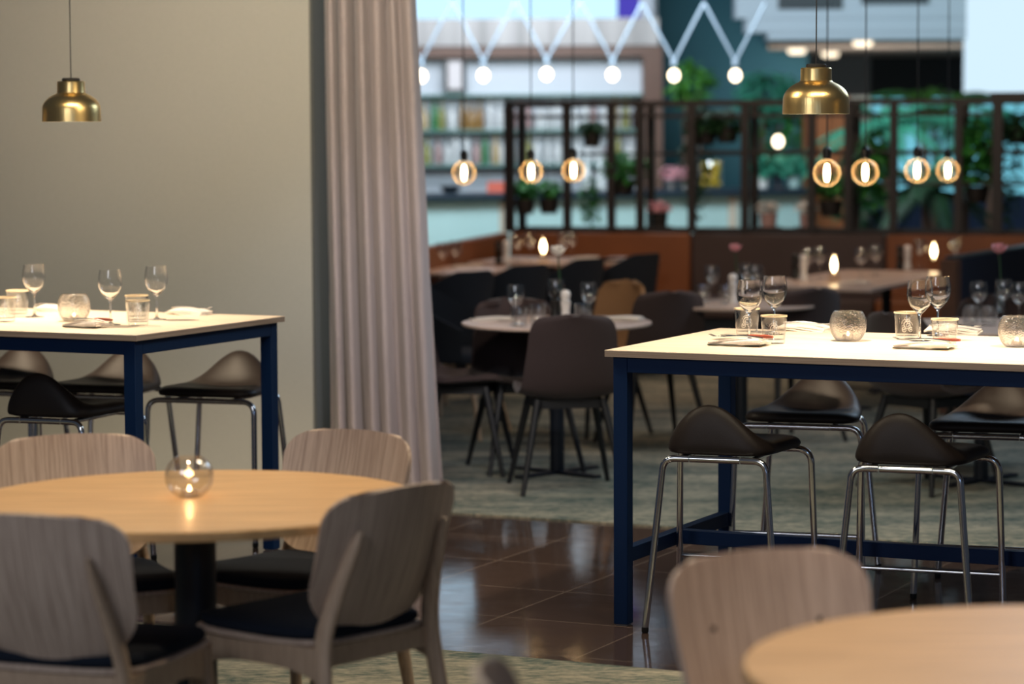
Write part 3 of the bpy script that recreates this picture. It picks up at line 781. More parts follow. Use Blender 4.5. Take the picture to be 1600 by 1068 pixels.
q = P(862, 406, .74); cafe_table(q.x, q.y, 0, 'banquette table with an oil lamp before the orange leather', rect=(.46, .40))
q = P(965, 405, .74); cafe_table(q.x, q.y, 0, 'small banquette table behind the farthest black armchair', rect=(.18, .36))

# ---- things on the dining tables
WT, PT = Proto(wine_glass('thin_glass', 28)), Proto(plain_tumbler)
def mill(mname):
    def b():
        t = thing('pepper_mill' if 'black' in mname else 'salt_mill')
        bd = obj('body', lathe([(0, 0), (.027, 0), (.028, .01), (.022, .035), (.019, .06), (.024, .09), (.026, .10), (0, .101)], 24), mname, t)
        obj('head', lathe([(0, .102), (.023, .103), (.018, .112), (.024, .13), (.023, .145), (.014, .155), (.0, .158)], 24), mname, t)
        return t
    return b
MB_, MW_ = Proto(mill('mill_black')), Proto(mill('mill_white'))
def flower(mname):
    def b():
        t = thing('flower_vase')
        obj('vase', lathe([(0, 0), (.022, 0), (.026, .02), (.020, .07), (.010, .10), (.012, .12), (.0105, .12), (.0085, .10), (.0185, .07), (.024, .02), (0, .004)], 24), 'thin_glass', t)
        obj('stem', sweep([(0, 0, .01), (.003, 0, .12), (-.004, 0, .225)], .0028, 8), 'leaf_dark', t)
        pet = []
        for k in range(16):
            a_ = k*2.4; tl = R(20+4*k); rr = .044-.0010*k
            pet.append(xf(sheet(lambda u, v: (u*.018*math.sin(math.pi*(.15+.8*v)), v*rr, .012*v*v), 4, 4, .001), T(-.004, 0, .222) @ Matrix.Rotation(a_, 4, 'Z') @ Matrix.Rotation(tl, 4, 'X')))
        obj('blossom', join(*pet), mname, t)
        return t
    return b
FW_, FP_ = Proto(flower('petal_white')), Proto(flower('petal_pink'))
def oil_lamp():
    t = thing('oil_lamp')
    obj('reservoir', lathe([(0, 0), (.034, 0), (.036, .01), (.034, .05), (.012, .06), (0, .06)], 24), 'amber_glass', t)
    obj('chimney', lathe([(.028, .055), (.036, .085), (.030, .13), (.022, .165), (.021, .165), (.029, .13), (.035, .085), (.027, .055)], 24, closed=True), 'thin_glass', t)
    obj('flame', lathe([(0, .062), (.012, .078), (.017, .100), (.013, .125), (.005, .145), (0, .158)], 14), 'filament', t)
    return t
OL = Proto(oil_lamp)
def cutlery_roll():
    t = thing('folded_napkin')
    obj('cloth', join(sheet(lambda u, v: (u*.10, (v-.5)*.12, .004+.003*math.sin(3*u)), 8, 4, .005), sheet(lambda u, v: (u*.085+.01, (v-.5)*.09, .011+.003*math.sin(2*u+1)), 8, 4, .005)), 'linen', t)
    return t
CR = Proto(cutlery_roll)
DZ = .7398
def d(proto, px, py, label, cat, grp=None, rz=0, s=1.0): return setn(proto, px, py, label, cat, grp, rz, DZ, s)
gc = 'settings on the cafe table'
d(WT, 806, 507, 'wine glass at the left of the cafe table', 'wine glass', gc); d(WT, 920, 503, 'wine glass right of the mills on the cafe table', 'wine glass', gc)
d(WT, 869, 497, 'wine glass behind the mills on the cafe table', 'wine glass', gc)
d(PT, 811, 510, 'tumbler nearest the left napkin on the cafe table', 'tumbler', gc); d(PT, 840, 506, 'tumbler beside the black mill on the cafe table', 'tumbler', gc); d(PT, 911, 505, 'tumbler in front of the right wine glass on the cafe table', 'tumbler', gc)
d(MB_, 868, 501, 'black pepper mill on the cafe table', 'pepper mill', gc); d(MW_, 884, 504, 'white salt mill on the cafe table', 'salt mill', gc)
d(FW_, 874, 493, 'white blossom in a slim vase on the cafe table', 'vase', gc, s=1.35)
d(CR, 768, 500, 'grey folded napkin at the left of the cafe table', 'napkin', gc, R(10)); d(CR, 965, 500, 'grey folded napkin at the right of the cafe table', 'napkin', gc, R(-15), 1.2)
gf = 'settings on the pale round table'
d(WT, 1113, 470, 'wine glass at the left of the pale round table', 'wine glass', gf); d(WT, 1166, 466, 'wine glass by the pink blossom, left one', 'wine glass', gf); d(WT, 1181, 468, 'wine glass by the pink blossom, right one', 'wine glass', gf)
d(PT, 1098, 472, 'tumbler at the left of the pale round table', 'tumbler', gf); d(PT, 1134, 474, 'tumbler in the middle of the pale round table', 'tumbler', gf)
d(FP_, 1150, 466, 'tall pink blossom in a vase on the pale round table', 'vase', gf, s=1.15)
d(MW_, 1145, 474, 'white salt mill on the pale round table', 'salt mill', gf); d(MB_, 1153, 471, 'black pepper mill on the pale round table', 'pepper mill', gf)
d(CR, 1225, 470, 'folded napkin at the right of the pale round table', 'napkin', gf, R(10))
gg = 'settings on the dark table at the right edge'
d(WT, 1529, 502, 'leftmost wine glass on the dark table at the right edge', 'wine glass', gg); d(WT, 1568, 498, 'middle wine glass on the dark table at the right edge', 'wine glass', gg); d(WT, 1592, 504, 'wine glass cut by the right frame edge on the dark table', 'wine glass', gg)
d(PT, 1517, 507, 'tumbler at the left of the dark table at the right edge', 'tumbler', gg); d(PT, 1545, 508, 'tumbler in the middle of the dark table at the right edge', 'tumbler', gg)
d(FP_, 1562, 490, 'pink blossom in a vase at the right frame edge', 'vase', gg, s=1.35)
gh = 'settings on the long banquette table'
for px, py, l in ((1262, 436, 'left end'), (1281, 434, 'left of the near oil lamp'), (1345, 436, 'in its middle'), (1368, 430, 'right of its middle'), (1437, 419, 'left of the far oil lamp'), (1492, 417, 'at its right end')):
    d(WT, px, py, 'wine glass on the long banquette table, '+l, 'wine glass', gh)
d(OL, 1303, 441, 'lit oil lamp on the near end of the long banquette table', 'oil lamp', gh); d(OL, 1459, 417, 'lit oil lamp on the far end of the long banquette table', 'oil lamp', gh)
d(MB_, 1243, 436, 'black pepper mill on the near end of the long banquette table', 'pepper mill', gh); d(MW_, 1255, 438, 'white salt mill on the near end of the long banquette table', 'salt mill', gh)
d(MB_, 1406, 421, 'black pepper mill on the far end of the long banquette table', 'pepper mill', gh); d(MW_, 1418, 421, 'white salt mill on the far end of the long banquette table', 'salt mill', gh)
d(CR, 1332, 443, 'folded napkin on the long banquette table beside the near oil lamp', 'napkin', gh, ANG)
gi = 'settings on the banquette tables at the left'
for px, py, l in ((808, 409, 'left of the mills'), (829, 408, 'left of the oil lamp'), (880, 404, 'right of the oil lamp'), (893, 405, 'rightmost before the orange leather'), (692, 424, 'nearest the curtain'), (712, 421, 'in the middle of the curtain-side table')):
    d(WT, px, py, 'wine glass on a left banquette table, '+l, 'wine glass', gi)
d(OL, 849, 409, 'lit oil lamp on the left banquette table', 'oil lamp', gi); d(MB_, 779, 412, 'black pepper mill on the left banquette table', 'pepper mill', gi); d(MW_, 791, 411, 'white salt mill on the left banquette table', 'salt mill', gi)
d(CR, 915, 404, 'folded napkin on the left banquette table', 'napkin', gi, .1); d(CR, 730, 417, 'folded napkin on the curtain-side banquette table', 'napkin', gi, .1)

# ================================================================ BANQUETTES AND DIVIDER
YL, YR = 20.0, 18.9
def dv(px):                                        # point on the divider line under pixel column px
    t_ = (px-790)/(1610-790); Y = YL+(YR-YL)*t_; return Vector(((px-800)/FPX*Y, Y))
ZB, ZT = .885, 1.85
def bench(p, q, mname, label, side=1):
    p, q = Vector(p), Vector(q); t = thing('banquette', (0, 0, 0))
    n = Vector((-(q-p).normalized().y, (q-p).normalized().x))*side
    obj('backrest', slab(p, q, .09, .42, ZB, side), mname, t, bevel=.015)
    obj('seat', slab(p-n*.48, q-n*.48, .479, .30, .45, side), mname, t, bevel=.02)
    obj('plinth', slab(p-n*.42, q-n*.42, .40, FZ, .30, side), 'black_metal', t)
    return tag(t, label, 'banquette')
bench(dv(797), dv(1079), 'orange_leather', 'orange leather banquette behind the left banquette tables')
bench(dv(1081), dv(1383), 'brown_leather', 'dark brown banquette behind the long set table')
bench(dv(1386), dv(1640), 'orange_leather', 'orange leather banquette at the right below the plant divider')
k = dv(797); k2 = at(640, 300, 17.0)
bench((k2.x, k2.y), (k.x-.004, k.y-.05), 'orange_leather', 'orange leather banquette running toward the curtain')
a = at(1503, 400, 15.4); c = at(1700, 400, 18.0)
t = thing('booth_partition'); obj('panel', slab((a.x, a.y), (c.x, c.y), .10, FZ, .90), 'navy_fabric', t, bevel=.01)
obj('end_post', slab((a.x-.045, a.y-.06), (a.x-.003, a.y-.002), .10, FZ, .895), 'brown_frame', t)
obj('top_rail', slab((a.x, a.y), (c.x, c.y), .10, .9005, .915), 'bar_top', t)
tag(t, 'navy booth partition at the right edge beside the long set table', 'partition')

dvd = thing('plant_divider'); tag(dvd, 'dark metal grid divider holding plants above the banquettes', 'room divider')
dn = Vector((-(dv(1600)-dv(790)).normalized().y, (dv(1600)-dv(790)).normalized().x))
for off in (0, .30):
    for px in ((796, 886, 955, 1000, 1081, 1164, 1268, 1325, 1396, 1497, 1558, 1640) if off == 0 else (798, 1002, 1166, 1327, 1499, 1642)):
        c_ = dv(px)+dn*off; w_ = .028 if px not in (796, 1558) else .036; dd = (dv(1600)-dv(790)).normalized()
        zt = ZT if px < 1540 else ZT+.04
        obj('post', slab(c_-dd*w_, c_+dd*w_, .05, ZB+.003, zt-.041), 'divider_metal', dvd)
    for z0, z1, x0, x1 in ((ZT-.04, ZT, 790, 1545), (ZT-.125, ZT-.10, 790, 1545), (ZT-.04, ZT+.04, 1546, 1650), (ZB+.001, ZB+.03, 790, 1650)) + (((1.465, 1.485, 1090, 1650), (1.235, 1.255, 1270, 1650)) if off == 0 else ((1.45, 1.47, 886, 1640),)):
        obj('rail', slab(dv(x0)+dn*(off+.051*(z1 < ZT-.05)), dv(x1)+dn*(off+.051*(z1 < ZT-.05)), .05, z0, z1), 'divider_metal', dvd)

# ---- plants
def leaves(n, rx, ry, rz_, size, seed, droop=.3, long=1.0, zc=0):
    rnd = random.Random(seed); V, F = [], []
    for i in range(n):
        a_ = rnd.uniform(0, 2*math.pi); b_ = math.acos(rnd.uniform(-1, 1)); rr = rnd.uniform(.25, 1)**.6
        c_ = Vector((rx*rr*math.sin(b_)*math.cos(a_), ry*rr*math.sin(b_)*math.sin(a_), zc+rz_*rr*math.cos(b_)))
        d_ = Vector((math.cos(a_), math.sin(a_), rnd.uniform(-.4, .9)-droop)).normalized()
        s_ = d_.cross(Vector((rnd.uniform(-.3, .3), rnd.uniform(-.3, .3), 1))).normalized(); up_ = s_.cross(d_)
        L = size*rnd.uniform(.6, 1.3); w_ = L*.28/long; L *= long
        n0 = len(V)
        for q in (c_-d_*L*.5, c_+s_*w_+up_*.02*L, c_-s_*w_+up_*.02*L, c_+d_*L*.12+up_*.10*L, c_+d_*L*.25+s_*w_*.8-up_*.03*L, c_+d_*L*.25-s_*w_*.8-up_*.03*L, c_+d_*L*.6-up_*.15*L): V.append(tuple(q))
        F += [(n0, n0+1, n0+3), (n0, n0+3, n0+2), (n0+1, n0+4, n0+3), (n0+3, n0+5, n0+2), (n0+4, n0+6, n0+3), (n0+3, n0+6, n0+5)]
    return V, F
def hang_pot(px, py, Y, label, r=.075, fol=(.13, .12, .5), lm='leaf_dark', n=160, seed=1, fz=.12, ztop=None, size=.07):
    """pot whose middle is at px,py; it hangs from the rail above when ztop is given"""
    p = at(px, py, Y); t = thing('potted_plant', (p.x, p.y, p.z))
    pot = obj('pot', lathe([(0, -.06), (r*.78, -.06), (r*.95, .0), (r, .055), (r*.93, .055), (r*.85, .03), (0, .03)], 24), 'pot_black', t)
    obj('soil', lathe([(0, .031), (r*.85, .031), (r*.84, .036), (0, .038)], 20), 'soil', pot)
    obj('foliage', leaves(n, fol[0], fol[0], fol[1], size, seed, zc=fz), lm, t, smooth=False)
    if ztop:
        h_ = ztop-p.z
        obj('hanger', join(*[sweep([(r*math.cos(a_), r*math.sin(a_), .05), (0, 0, h_)], .0018, 5) for a_ in (0, R(120), R(240))]), 'cable', t)
    return tag(t, label, 'potted plant', 'potted plants in the metal divider')
Yd = lambda px: dv(px).y+.165
def hp(px, py, label, **k_): return hang_pot(px, py, Yd(px), label, ztop=ZT-.02, **k_)
hp(925, 217, 'dark hanging pot in the upper left of the divider', r=.066, fol=(.10, .05, 1), fz=.08, seed=3)
hp(820, 322, 'left one of two hanging pots at the low left end of the divider', fol=(.10, .07, 1), fz=.12, seed=4, lm='leaf_green')
hp(858, 321, 'right one of two hanging pots at the low left end of the divider', fol=(.10, .07, 1), fz=.12, seed=5, lm='leaf_green')
hp(974, 292, 'bushy hanging plant beside the bright bulb in the divider', r=.085, fol=(.18, .13, 1), fz=.13, n=330, seed=6, lm='leaf_green')
hp(1102, 212, 'left one of two dark hanging pots above the lemons', r=.085, fol=(.17, .11, 1), fz=.10, n=260, seed=7)
hp(1136, 210, 'right one of two dark hanging pots above the lemons', r=.085, fol=(.15, .11, 1), fz=.08, n=240, seed=8)
hp(1298, 325, 'hanging pot before the rust-coloured column', r=.085, fol=(.17, .10, 1), fz=.16, n=240, seed=9, lm='leaf_green')
hp(1525, 303, 'tall leafy pot near the right end of the divider', r=.095, fol=(.17, .26, 1), fz=.28, n=420, seed=10, lm='leaf_green', size=.10)
hp(1590, 212, 'dark curly hanging pot at the right end of the divider', r=.085, fol=(.15, .12, 1), fz=.06, n=260, seed=11)
hp(1365, 250, 'trailing plant hanging beside the beige column', r=.07, fol=(.15, .30, 1), fz=-.06, n=420, seed=12, lm='leaf_green')
# vines climbing the post
vi = obj('climbing_vine', xf(leaves(520, .13, .05, .48, .055, 21), T(dv(1081).x+.05, dv(1081).y+.2, 1.42)), 'leaf_dark', smooth=False); tag(vi, 'dark vine climbing the divider post left of the lemons', 'plant')
vi = obj('climbing_vine', xf(leaves(420, .12, .05, .40, .05, 22), T(dv(1560).x+.1, dv(1560).y+.2, 1.30)), 'leaf_dark', smooth=False); tag(vi, 'dark vine on the divider at the right frame edge', 'plant')
vi = obj('trailing_ivy', xf(leaves(260, .09, .05, .20, .05, 23), T(dv(925).x, dv(925).y+.2, 1.10)), 'leaf_green', smooth=False); tag(vi, 'thin ivy trailing in the lower left of the divider', 'plant')

def big_plant(px, py, Y, rx, rz_, n, size, lm, label, seed, long=1.4, name='leafy_plant'):
    p = at(px, py, Y); t = thing(name, (p.x, p.y, FZ)); h_ = p.z-FZ
    obj('planter', lathe([(0, 0), (.16, 0), (.21, .38), (.19, .38), (.17, .34), (0, .34)], 24), 'pot_black', t)
    obj('stem', join(*[sweep([(.04*math.cos(k*2.1), .04*math.sin(k*2.1), .33), (.1*math.cos(k*2.1), .1*math.sin(k*2.1), h_*.7), (rx*.4*math.cos(k*2.1), rx*.4*math.sin(k*2.1), h_)], [.016, .012, .007], 7) for k in range(4)]), 'brown_frame', t)
    obj('foliage', leaves(n, rx, rx*.7, rz_, size, seed, long=long, zc=h_), lm, t, smooth=False)
    return tag(t, label, 'plant')
def palm(px, py, Y, h_fr, label, seed, lm='leaf_teal', nf=13):
    rnd = random.Random(seed); p = at(px, py, Y); t = thing('palm', (p.x, p.y, FZ)); h_ = p.z-FZ
    obj('planter', lathe([(0, 0), (.17, 0), (.22, .40), (.20, .40), (.18, .36), (0, .36)], 24), 'pot_black', t)
    obj('trunk', sweep([(0, 0, .35), (.02, 0, h_*.6), (0, .01, h_)], [.05, .035, .03], 10), 'brown_frame', t)
    g_ = []
    for k in range(nf):
        a_ = k*2*math.pi/nf+rnd.uniform(-.2, .2); el = rnd.uniform(.1, 1.2); L = h_fr*rnd.uniform(.8, 1.15)
        pts = [Vector((math.cos(a_)*L*s_*math.cos(el*(1-.4*s_)), math.sin(a_)*L*s_*math.cos(el*(1-.4*s_)), h_+L*(math.sin(el)*s_-.65*s_*s_))) for s_ in [i/10 for i in range(11)]]
        g_.append(sweep(pts, [.008-.0006*i for i in range(11)], 5))
        for i in range(2, 11):
            tdir = (pts[i]-pts[i-1]).normalized(); side = tdir.cross(Vector((0, 0, 1))).normalized()
            for sg in (-1, 1):
                for off in (0, .5):
                    b0 = pts[i-1]+(pts[i]-pts[i-1])*off; tip = b0+side*sg*.17*(1.1-.07*i)+tdir*.10-Vector((0, 0, .06)); w_ = tdir*.016
                    g_.append(([tuple(b0-w_), tuple(b0+w_), tuple((b0+tip)/2+w_+Vector((0, 0, .015))), tuple(tip), tuple((b0+tip)/2-w_+Vector((0, 0, .015)))], [(0, 1, 2, 3, 4)]))
    obj('fronds', join(*g_), lm, t, smooth=False)
    return tag(t, label, 'palm')
palm(1385, 205, 22.6, .85, 'palm behind the divider, right of the beige column', 1)
palm(1460, 185, 26.9, .90, 'tall palm before the bright window behind the divider', 2, 'leaf_green')
palm(1545, 215, 24.4, .85, 'palm behind the right end of the divider', 3)
palm(1445, 300, 21.6, .65, 'low palm below the globe bulbs behind the divider', 4, 'leaf_dark')
big_plant(1455, 156, 26.5, .35, .12, 90, .12, 'leaf_lime', 'bright lime leaves above the palms', 31)
big_plant(1078, 135, 26.0, .22, .26, 210, .11, 'leaf_lime', 'bright green leafy plant rising beside the brown bar post', 32)
big_plant(1200, 150, 27.0, .35, .26, 360, .12, 'leaf_teal', 'teal-green leafy plant above the divider left of the brass pendant', 33)
big_plant(1225, 205, 27.2, .42, .34, 420, .11, 'leaf_green', 'hazy green plant behind the small white bulb', 34)
big_plant(1350, 320, 22.0, .20, .40, 320, .11, 'leaf_dark', 'dark leafy plant at the foot of the beige column', 35)

# ================================================================ BAR
bl, brr = at(600, 304, 22.2), at(1262, 294, 23.9)
bc = thing('bar_counter'); tag(bc, 'long bar counter with pale green front and dark top', 'bar counter')
obj('front', slab((bl.x, bl.y), (brr.x, brr.y), .10, FZ, 1.055), 'bar_front', bc)
obj('counter_top', slab((bl.x, bl.y-.10), (brr.x+.05, brr.y-.10), .65, 1.06, 1.11), 'bar_top', bc, bevel=.006)
for px in (775, 1135, 1255):
    kk = (px-600)/(1262-600); c_ = bl+(brr-bl)*kk; obj('panel_seam', slab((c_.x-.05, c_.y-.012), (c_.x+.05, c_.y-.012-.0), .010, FZ, 1.05), 'bar_end', bc)
YS = 27.0
def wx(px, Y=YS): return (px-800)/FPX*Y
def wz(py, Y=YS, px=830): return at(px, py, Y).z
bs = thing('back_bar_shelf'); tag(bs, 'lit back bar shelving in a brown frame', 'shelf')
x0, x1 = wx(560), wx(1006)
obj('back_panel', box(x0, x1, YS+.30, YS+.32, .2, wz(88)), 'shelf_back', bs)
obj('frame', box(x0, wx(1036), YS-.02, YS+.33, wz(89), wz(73)), 'brown_frame', bs)
obj('frame', box(x1, wx(1036), YS-.02, YS+.33, FZ, wz(89)-.001), 'brown_frame', bs)
for py in (148, 204, 258):
    obj('glass_shelf', box(x0, x1-.002, YS, YS+.298, wz(py)-.008, wz(py)+.008), 'shelf_glass', bs)
obj('cabinet', box(x0, x1-.002, YS-.25, YS+.298, FZ, .9), 'bar_top', bs)
struct(obj('wall_bar', box(wx(300), wx(1030), YS+.35, YS+.5, 0, 3.8), 'shelf_back', smooth=False))
struct(obj('trim_2', box(x0, wx(1030), YS-.04, YS+.34, wz(72)+.002, wz(29)), 'steel_panel', smooth=False))
w = struct(obj('window_1', box(x0, wx(966), YS+.02, YS+.10, wz(28.6), wz(-60)), 'window_sky', smooth=False))
struct(obj('window_2', box(wx(967), wx(1000), YS+.02, YS+.10, wz(28.6), wz(-60)), 'window_violet', smooth=False))
struct(obj('trim_3', box(wx(1001), wx(1021), YS-.05, YS+.34, wz(28.6), wz(-60)), 'white_bulkhead', smooth=False))
def bottle_mesh(h, r, k):
    return lathe([(0, 0), (r*.95, 0), (r, .006), (r, h*(.55+.05*k)), (r*.75, h*(.64+.04*k)), (r*.34, h*.74), (r*.30, h*.97), (r*.36, h*.975), (r*.36, h), (0, h)], 14)
BOT = {}
def bottle(x, y, z, kind, shape, label, group):
    key = (kind, shape)
    if key not in BOT:
        o = obj('bottle', bottle_mesh((.30, .26, .33)[shape], (.040, .048, .036)[shape], shape), 'bottle_'+kind); BOT[key] = o
    else:
        o = BOT[key].copy(); COL.objects.link(o)
    o.location = (x, y, z); tag(o, label, 'bottle', group)
rnd = random.Random(5)
kinds = ['amber', 'clear', 'clear', 'dark', 'rose', 'clear', 'gold', 'olive', 'clear', 'clear', 'rose', 'clear', 'clear', 'green']
shelf_names = {148: 'top', 204: 'upper', 258: 'lower', 302: 'back counter'}
nm = 0
rows = [(204, 664, 995, 13.5), (258, 668, 995, 14)]
cname = {'amber': 'amber', 'green': 'green', 'clear': 'clear pale', 'dark': 'dark', 'rose': 'rose-tinted', 'gold': 'golden', 'olive': 'olive'}
for py, a_, b_, st in rows:
    px = a_
    while px < b_:
        kd = rnd.choice(kinds)
        if py == 204 and 722 < px < 752: kd = 'amber'
        if py == 204 and 662 < px < 680: kd = 'gold'
        if py == 258 and 748 < px < 762: kd = 'green'
        if py == 258 and 768 < px < 784: kd = 'gold'
        bottle(wx(px, YS+.14), YS+.14+rnd.uniform(-.05, .08), wz(py)+.0125, kd, rnd.randrange(3), '%s bottle in the row on the %s glass shelf behind the bar' % (cname[kd], shelf_names[py]), 'bottles on the %s glass shelf' % shelf_names[py])
        px += st*rnd.uniform(.85, 1.35)
for px in (905, 928, 945, 962):
    c_ = bl+(brr-bl)*((px-600)/662); bottle(c_.x, c_.y+.25, 1.1105, ('clear', 'clear', 'dark', 'clear')[int(px) % 4], 0, 'bottle standing on the bar counter behind the third and fourth divider bays', 'bottles on the bar counter')
# framed picture on the top shelf
pz = wz(148)+.0125; t = thing('picture_frame', (wx(713), YS+.1, pz)); obj('frame', join(box(-.11, .11, 0, .03, 0, .05), box(-.11, .11, 0, .03, .34, .39), box(-.11, -.07, 0, .03, .0501, .3399), box(.07, .11, 0, .03, .0501, .3399)), 'mill_black', t); obj('picture', box(-.07, .07, .012, .02, .05, .34), 'paper', t)
tag(t, 'small black picture frame on the top shelf behind the bar', 'picture frame')
def oncounter(px): c_ = bl+(brr-bl)*((px-600)/662); return c_.x, c_.y+.2
x_, y_ = oncounter(770); tag(obj('box', box(x_-.10, x_+.10, y_-.05, y_+.05, 1.111, 1.20), 'red_box'), 'small red and tan box on the bar counter', 'box')
x_, y_ = oncounter(697); tag(obj('bowl', xf(lathe([(0, 0), (.05, 0), (.10, .06), (.095, .06), (.045, .01), (0, .01)], 20), T(x_, y_, 1.111)), 'bar_top'), 'dark bowl on the bar counter next to the curtain', 'bowl')
# lemon jar
x_, y_ = oncounter(1104); jar = thing('lemon_jar', (x_, y_, 1.111)); obj('jar', lathe([(0, 0), (.10, 0), (.105, .02), (.105, .24), (.09, .26), (.087, .26), (.10, .24), (.10, .02), (0, .008)], 24), 'thin_glass', jar)
tag(jar, 'glass jar on the bar counter holding lemons', 'jar')
k_ = 0
for lz in range(4):
    for q_ in range(4):
        a_ = q_*math.pi/2+lz*.6; l = obj('lemon', ico(.030, squash=1.25), 'lemon') if k_ == 0 else lem.copy()
        if k_ == 0: lem = l
        else: COL.objects.link(l)
        l.location = (x_+.056*math.cos(a_), y_+.056*math.sin(a_), 1.111+.045+lz*.054); l.rotation_euler = (a_, 1.4, 0); tag(l, 'yellow lemon in the glass jar on the bar counter', 'lemon', 'lemons in the jar'); k_ += 1
for i, (px, s_) in enumerate(((1190, .12), (1215, .13), (1242, .12))):
    x_, y_ = oncounter(px); t = thing('herb_pot', (x_, y_, 1.111)); obj('pot', lathe([(0, 0), (.045, 0), (.06, .10), (.054, .10), (.04, .09), (0, .09)], 18), ('mill_white', 'bar_top', 'bar_front')[i], t)
    obj('foliage', leaves(240, .14, .12, .10, .08, 50+i, zc=.19), 'leaf_teal', t, smooth=False); tag(t, ('left', 'middle', 'right')[i]+' green herb pot on the bar counter right of the lemons', 'potted plant', 'herb pots on the bar counter')
for i, px in enumerate((1040, 1062)):
    x_, y_ = oncounter(px); t = thing('flower_pot', (x_, y_, 1.111)); obj('pot', lathe([(0, 0), (.05, 0), (.06, .09), (.05, .09), (0, .08)], 18), 'steel', t); obj('blossoms', leaves(120, .10, .08, .07, .05, 60+i, zc=.14), 'petal_pink', t, smooth=False)
    tag(t, ('left', 'right')[i]+' pink flower pot on the bar counter left of the lemons', 'potted plant', 'pink flower pots on the bar counter')
# pots standing on the bench ledge of the divider
for i, (px, m1, m2) in enumerate(((1022, 'petal_pink', 'pot_black'), (1194, 'petal_white', 'bottle_rose'), (1256, 'petal_white', 'bottle_rose'))):
    c_ = dv(px)+dn*.18; t = thing('flower_pot', (c_.x, c_.y, ZB+.045)); obj('pot', lathe([(0, 0), (.055, 0), (.066, .10), (.06, .10), (0, .09)], 20), m2, t); obj('blossoms', leaves(120, .09, .09, .05, .05, 70+i, zc=.14), m1, t, smooth=False)
    obj('shelf_plate', box(-.09, .09, -.1, .1, -.014, -.001), 'divider_metal', t)
    tag(t, ('flower pot with pink blooms low in the divider, left of the vine', 'white flowering pot low in the divider below the herb pots', 'white flowering pot low in the divider beside the rust column')[i], 'potted plant', 'flower pots at the foot of the divider')

# ---- zigzag string light over the bar
zl = thing('zigzag_light'); tag(zl, 'white zigzag lamp with a row of glowing bulbs over the bar', 'lamp')
YZ = 21.4; bx_ = [(658, 98), (755, 97), (854, 95), (957, 96), (1053, 97), (1149, 97)]; ap = [(609, 2), (706, 2), (805, 2), (906, 2), (1003, 4), (1100, 4), (1196, 4)]
for i, (px, py) in enumerate(bx_):
    b_ = at(px, py, YZ); a1, a2 = at(*ap[i], YZ), at(*ap[i+1], YZ)
    obj('arm', sweep([b_+Vector((-.008, 0, .02)), a1], .011, 8), 'lamp_white', zl); obj('arm', sweep([b_+Vector((.008, 0, .02)), a2], .011, 8), 'lamp_white', zl)
    obj('socket', xf(lathe([(0, 0), (.024, 0), (.026, .01), (.022, .05), (0, .055)], 16), T(b_.x, b_.y, b_.z-.03)), 'lamp_white', zl)
    obj('bulb', ico(.043, b_.x, b_.y, b_.z-.105, 20, 1.15), 'bulb_white', zl)
for i in range(1, 6):
    a1 = at(*ap[i], YZ); obj('ceiling_cable', sweep([a1, a1+Vector((0, 0, 1.0))], .003, 6), 'cable', zl)

# ---- globe pendants
def globe():
    t = thing('globe_bulb'); r = .062
    prof = [(.013, .072)]+[(r*math.sin(R(a_)), r*math.cos(R(a_))) for a_ in range(18, 180, 6)]+[(0, -r)]
    obj('glass_globe', lathe(prof[::-1], 28), 'globe_glass', t)
    obj('filament', lathe([(0, -.042), (.010, -.034), (.0135, -.01), (.0135, .015), (.009, .036), (0, .042)], 12), 'filament', t)
    obj('socket', lathe([(0, .064), (.019, .064), (.020, .105), (.010, .118), (0, .118)], 16), 'mill_black', t)
    obj('cable', sweep([(0, 0, .117), (0, 0, 1.9)], .003, 6), 'cable', t)
    return t
GB = Proto(globe)
gl = 'globe bulbs hanging over the dining tables'
for px, py, dpx, l in ((725, 270, 37, 'leftmost amber globe bulb, beside the curtain'), (830, 268, 36, 'amber globe bulb between curtain and divider plants'), (896, 266, 36, 'amber globe bulb left of the bushy hanging plant'),
                       (1292, 270, 43, 'amber globe bulb directly below the brass pendant'), (1352, 269, 42, 'amber globe bulb next right of the brass pendant'), (1433, 266, 39, 'left one of the two close amber globe bulbs at the right'), (1481, 266, 36, 'rightmost amber globe bulb')):
    GB.place(at(px, py, .124*FPX/dpx), 0, l, 'pendant lamp', gl)
p = at(1216, 222, 23); t = thing('table_lamp', (p.x, p.y, 1.111)); obj('base', lathe([(0, 0), (.05, 0), (.05, .01), (.008, .02), (.008, p.z-1.111-.05), (0, p.z-1.111-.05)], 16), 'brown_frame', t); obj('bulb', ico(.045, 0, 0, p.z-1.111, 16, 1.2), 'bulb_white', t)
x_, y_ = oncounter(1216); t.location = (x_, y_, 1.111); tag(t, 'small glowing bulb lamp on the bar behind the divider', 'lamp')

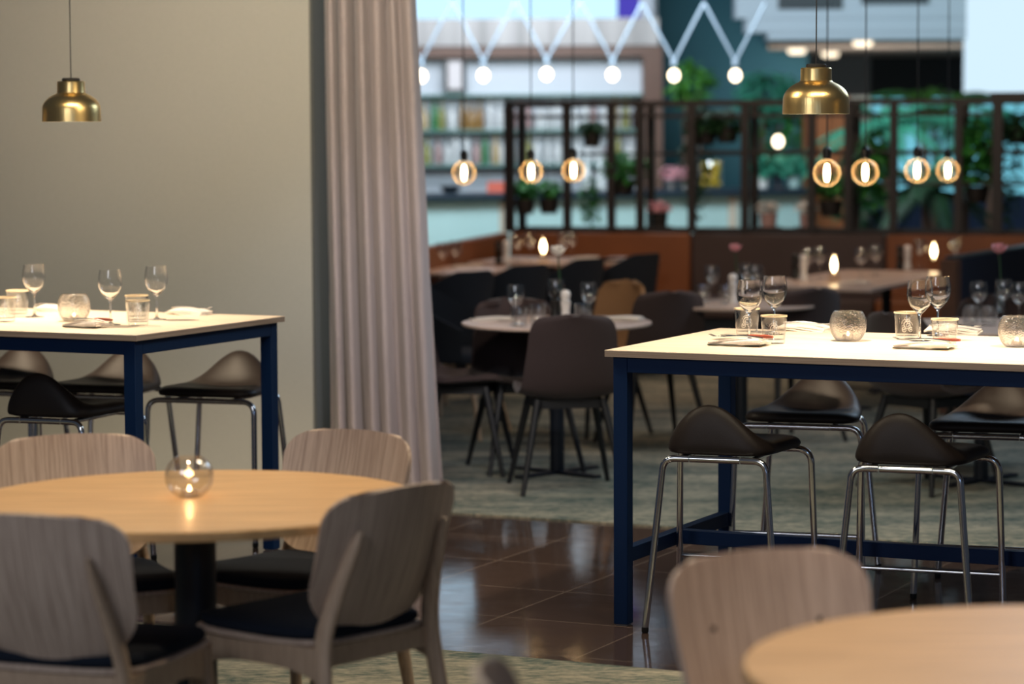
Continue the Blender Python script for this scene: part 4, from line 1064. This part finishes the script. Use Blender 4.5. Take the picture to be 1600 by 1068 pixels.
# ================================================================ FAR BACKGROUND
YB = 29.0
struct(obj('wall_teal', box(wx(1000, YB), wx(1262, YB), YB, YB+.2, 0, 4), 'teal_wall', smooth=False))
def bx(px0, px1, py0, py1, Y, th_=.3): return box(wx(px0, Y), wx(px1, Y), Y, Y+th_, at(1300, py1, Y).z, at(1300, py0, Y).z)
struct(obj('wall_grey', bx(1205, 1362, 88, 700, 32.3), 'grey_wall', smooth=False))
struct(obj('wall_black', bx(1360, 1506, 88, 152, 32.28), 'black_wall', smooth=False))
struct(obj('ceiling', quad2([(wx(1200, 25.2), 25.2), (wx(1504, 25.2), 25.2), (wx(1504, 32.2), 32.2), (wx(1200, 32.2), 32.2)], at(1300, 60, 25.2).z, at(1300, 60, 25.2).z+.1), 'beige_ceiling', smooth=False))
struct(obj('ceiling_bulkhead', join(bx(1150, 1508, -60, 28, 24.6), bx(1166, 1508, 28, 50, 24.62), bx(1200, 1508, 50, 62, 24.64)), 'white_bulkhead', smooth=False))
for i, (a_, b_, c_, d_) in enumerate(((1216, 1316, -8, 14), (1345, 1450, -14, 6))):
    t = thing('air_vent'); Yv = 24.58
    obj('frame', bx(a_, b_, c_, d_, Yv, .015), 'vent', t)
    obj('slats', join(*[bx(a_+2, b_-2, c_+3+k*4, c_+4.5+k*4, Yv-.02, .018) for k in range(5)]), 'bar_top', t); tag(t, ('left', 'right')[i]+' dark air vent in the white bulkhead', 'vent', 'air vents')
for px, py in ((1245, 77), (1297, 82), (1348, 65)):
    zc = at(1300, 60, 25.2).z; p = P(px, py, zc-.002); o = obj('downlight', xf(lathe([(0, 0), (.07, 0), (.09, .012), (.095, .05), (0, .05)], 20), T(p.x, p.y, zc-.0505)), 'downlight')
    tag(o, {1245: 'left', 1297: 'middle', 1348: 'right'}[px]+' round downlight in the beige ceiling behind the brass pendant', 'ceiling light', 'downlights')
struct(obj('column_1', bx(1262, 1326, 150, 700, 24.6, .4), 'rust_column', smooth=False))
struct(obj('column_2', bx(1331, 1359, 150, 700, 25.2, .4), 'beige_column', smooth=False))
struct(obj('window_3', bx(1507, 1700, -60, 150, 28.0, .1), 'window_white', smooth=False))
struct(obj('window_4', bx(1362, 1700, 153, 305, 28.2, .1), 'window_teal', smooth=False))
struct(obj('wall_navy', bx(1362, 1720, 306, 640, 27.9, .2), 'navy_wall', smooth=False))
struct(obj('trim_4', join(*[bx(a_, a_+7, 152, 305, 28.0, .1) for a_ in (1380, 1440, 1500, 1560, 1620)]), 'black_wall', smooth=False))
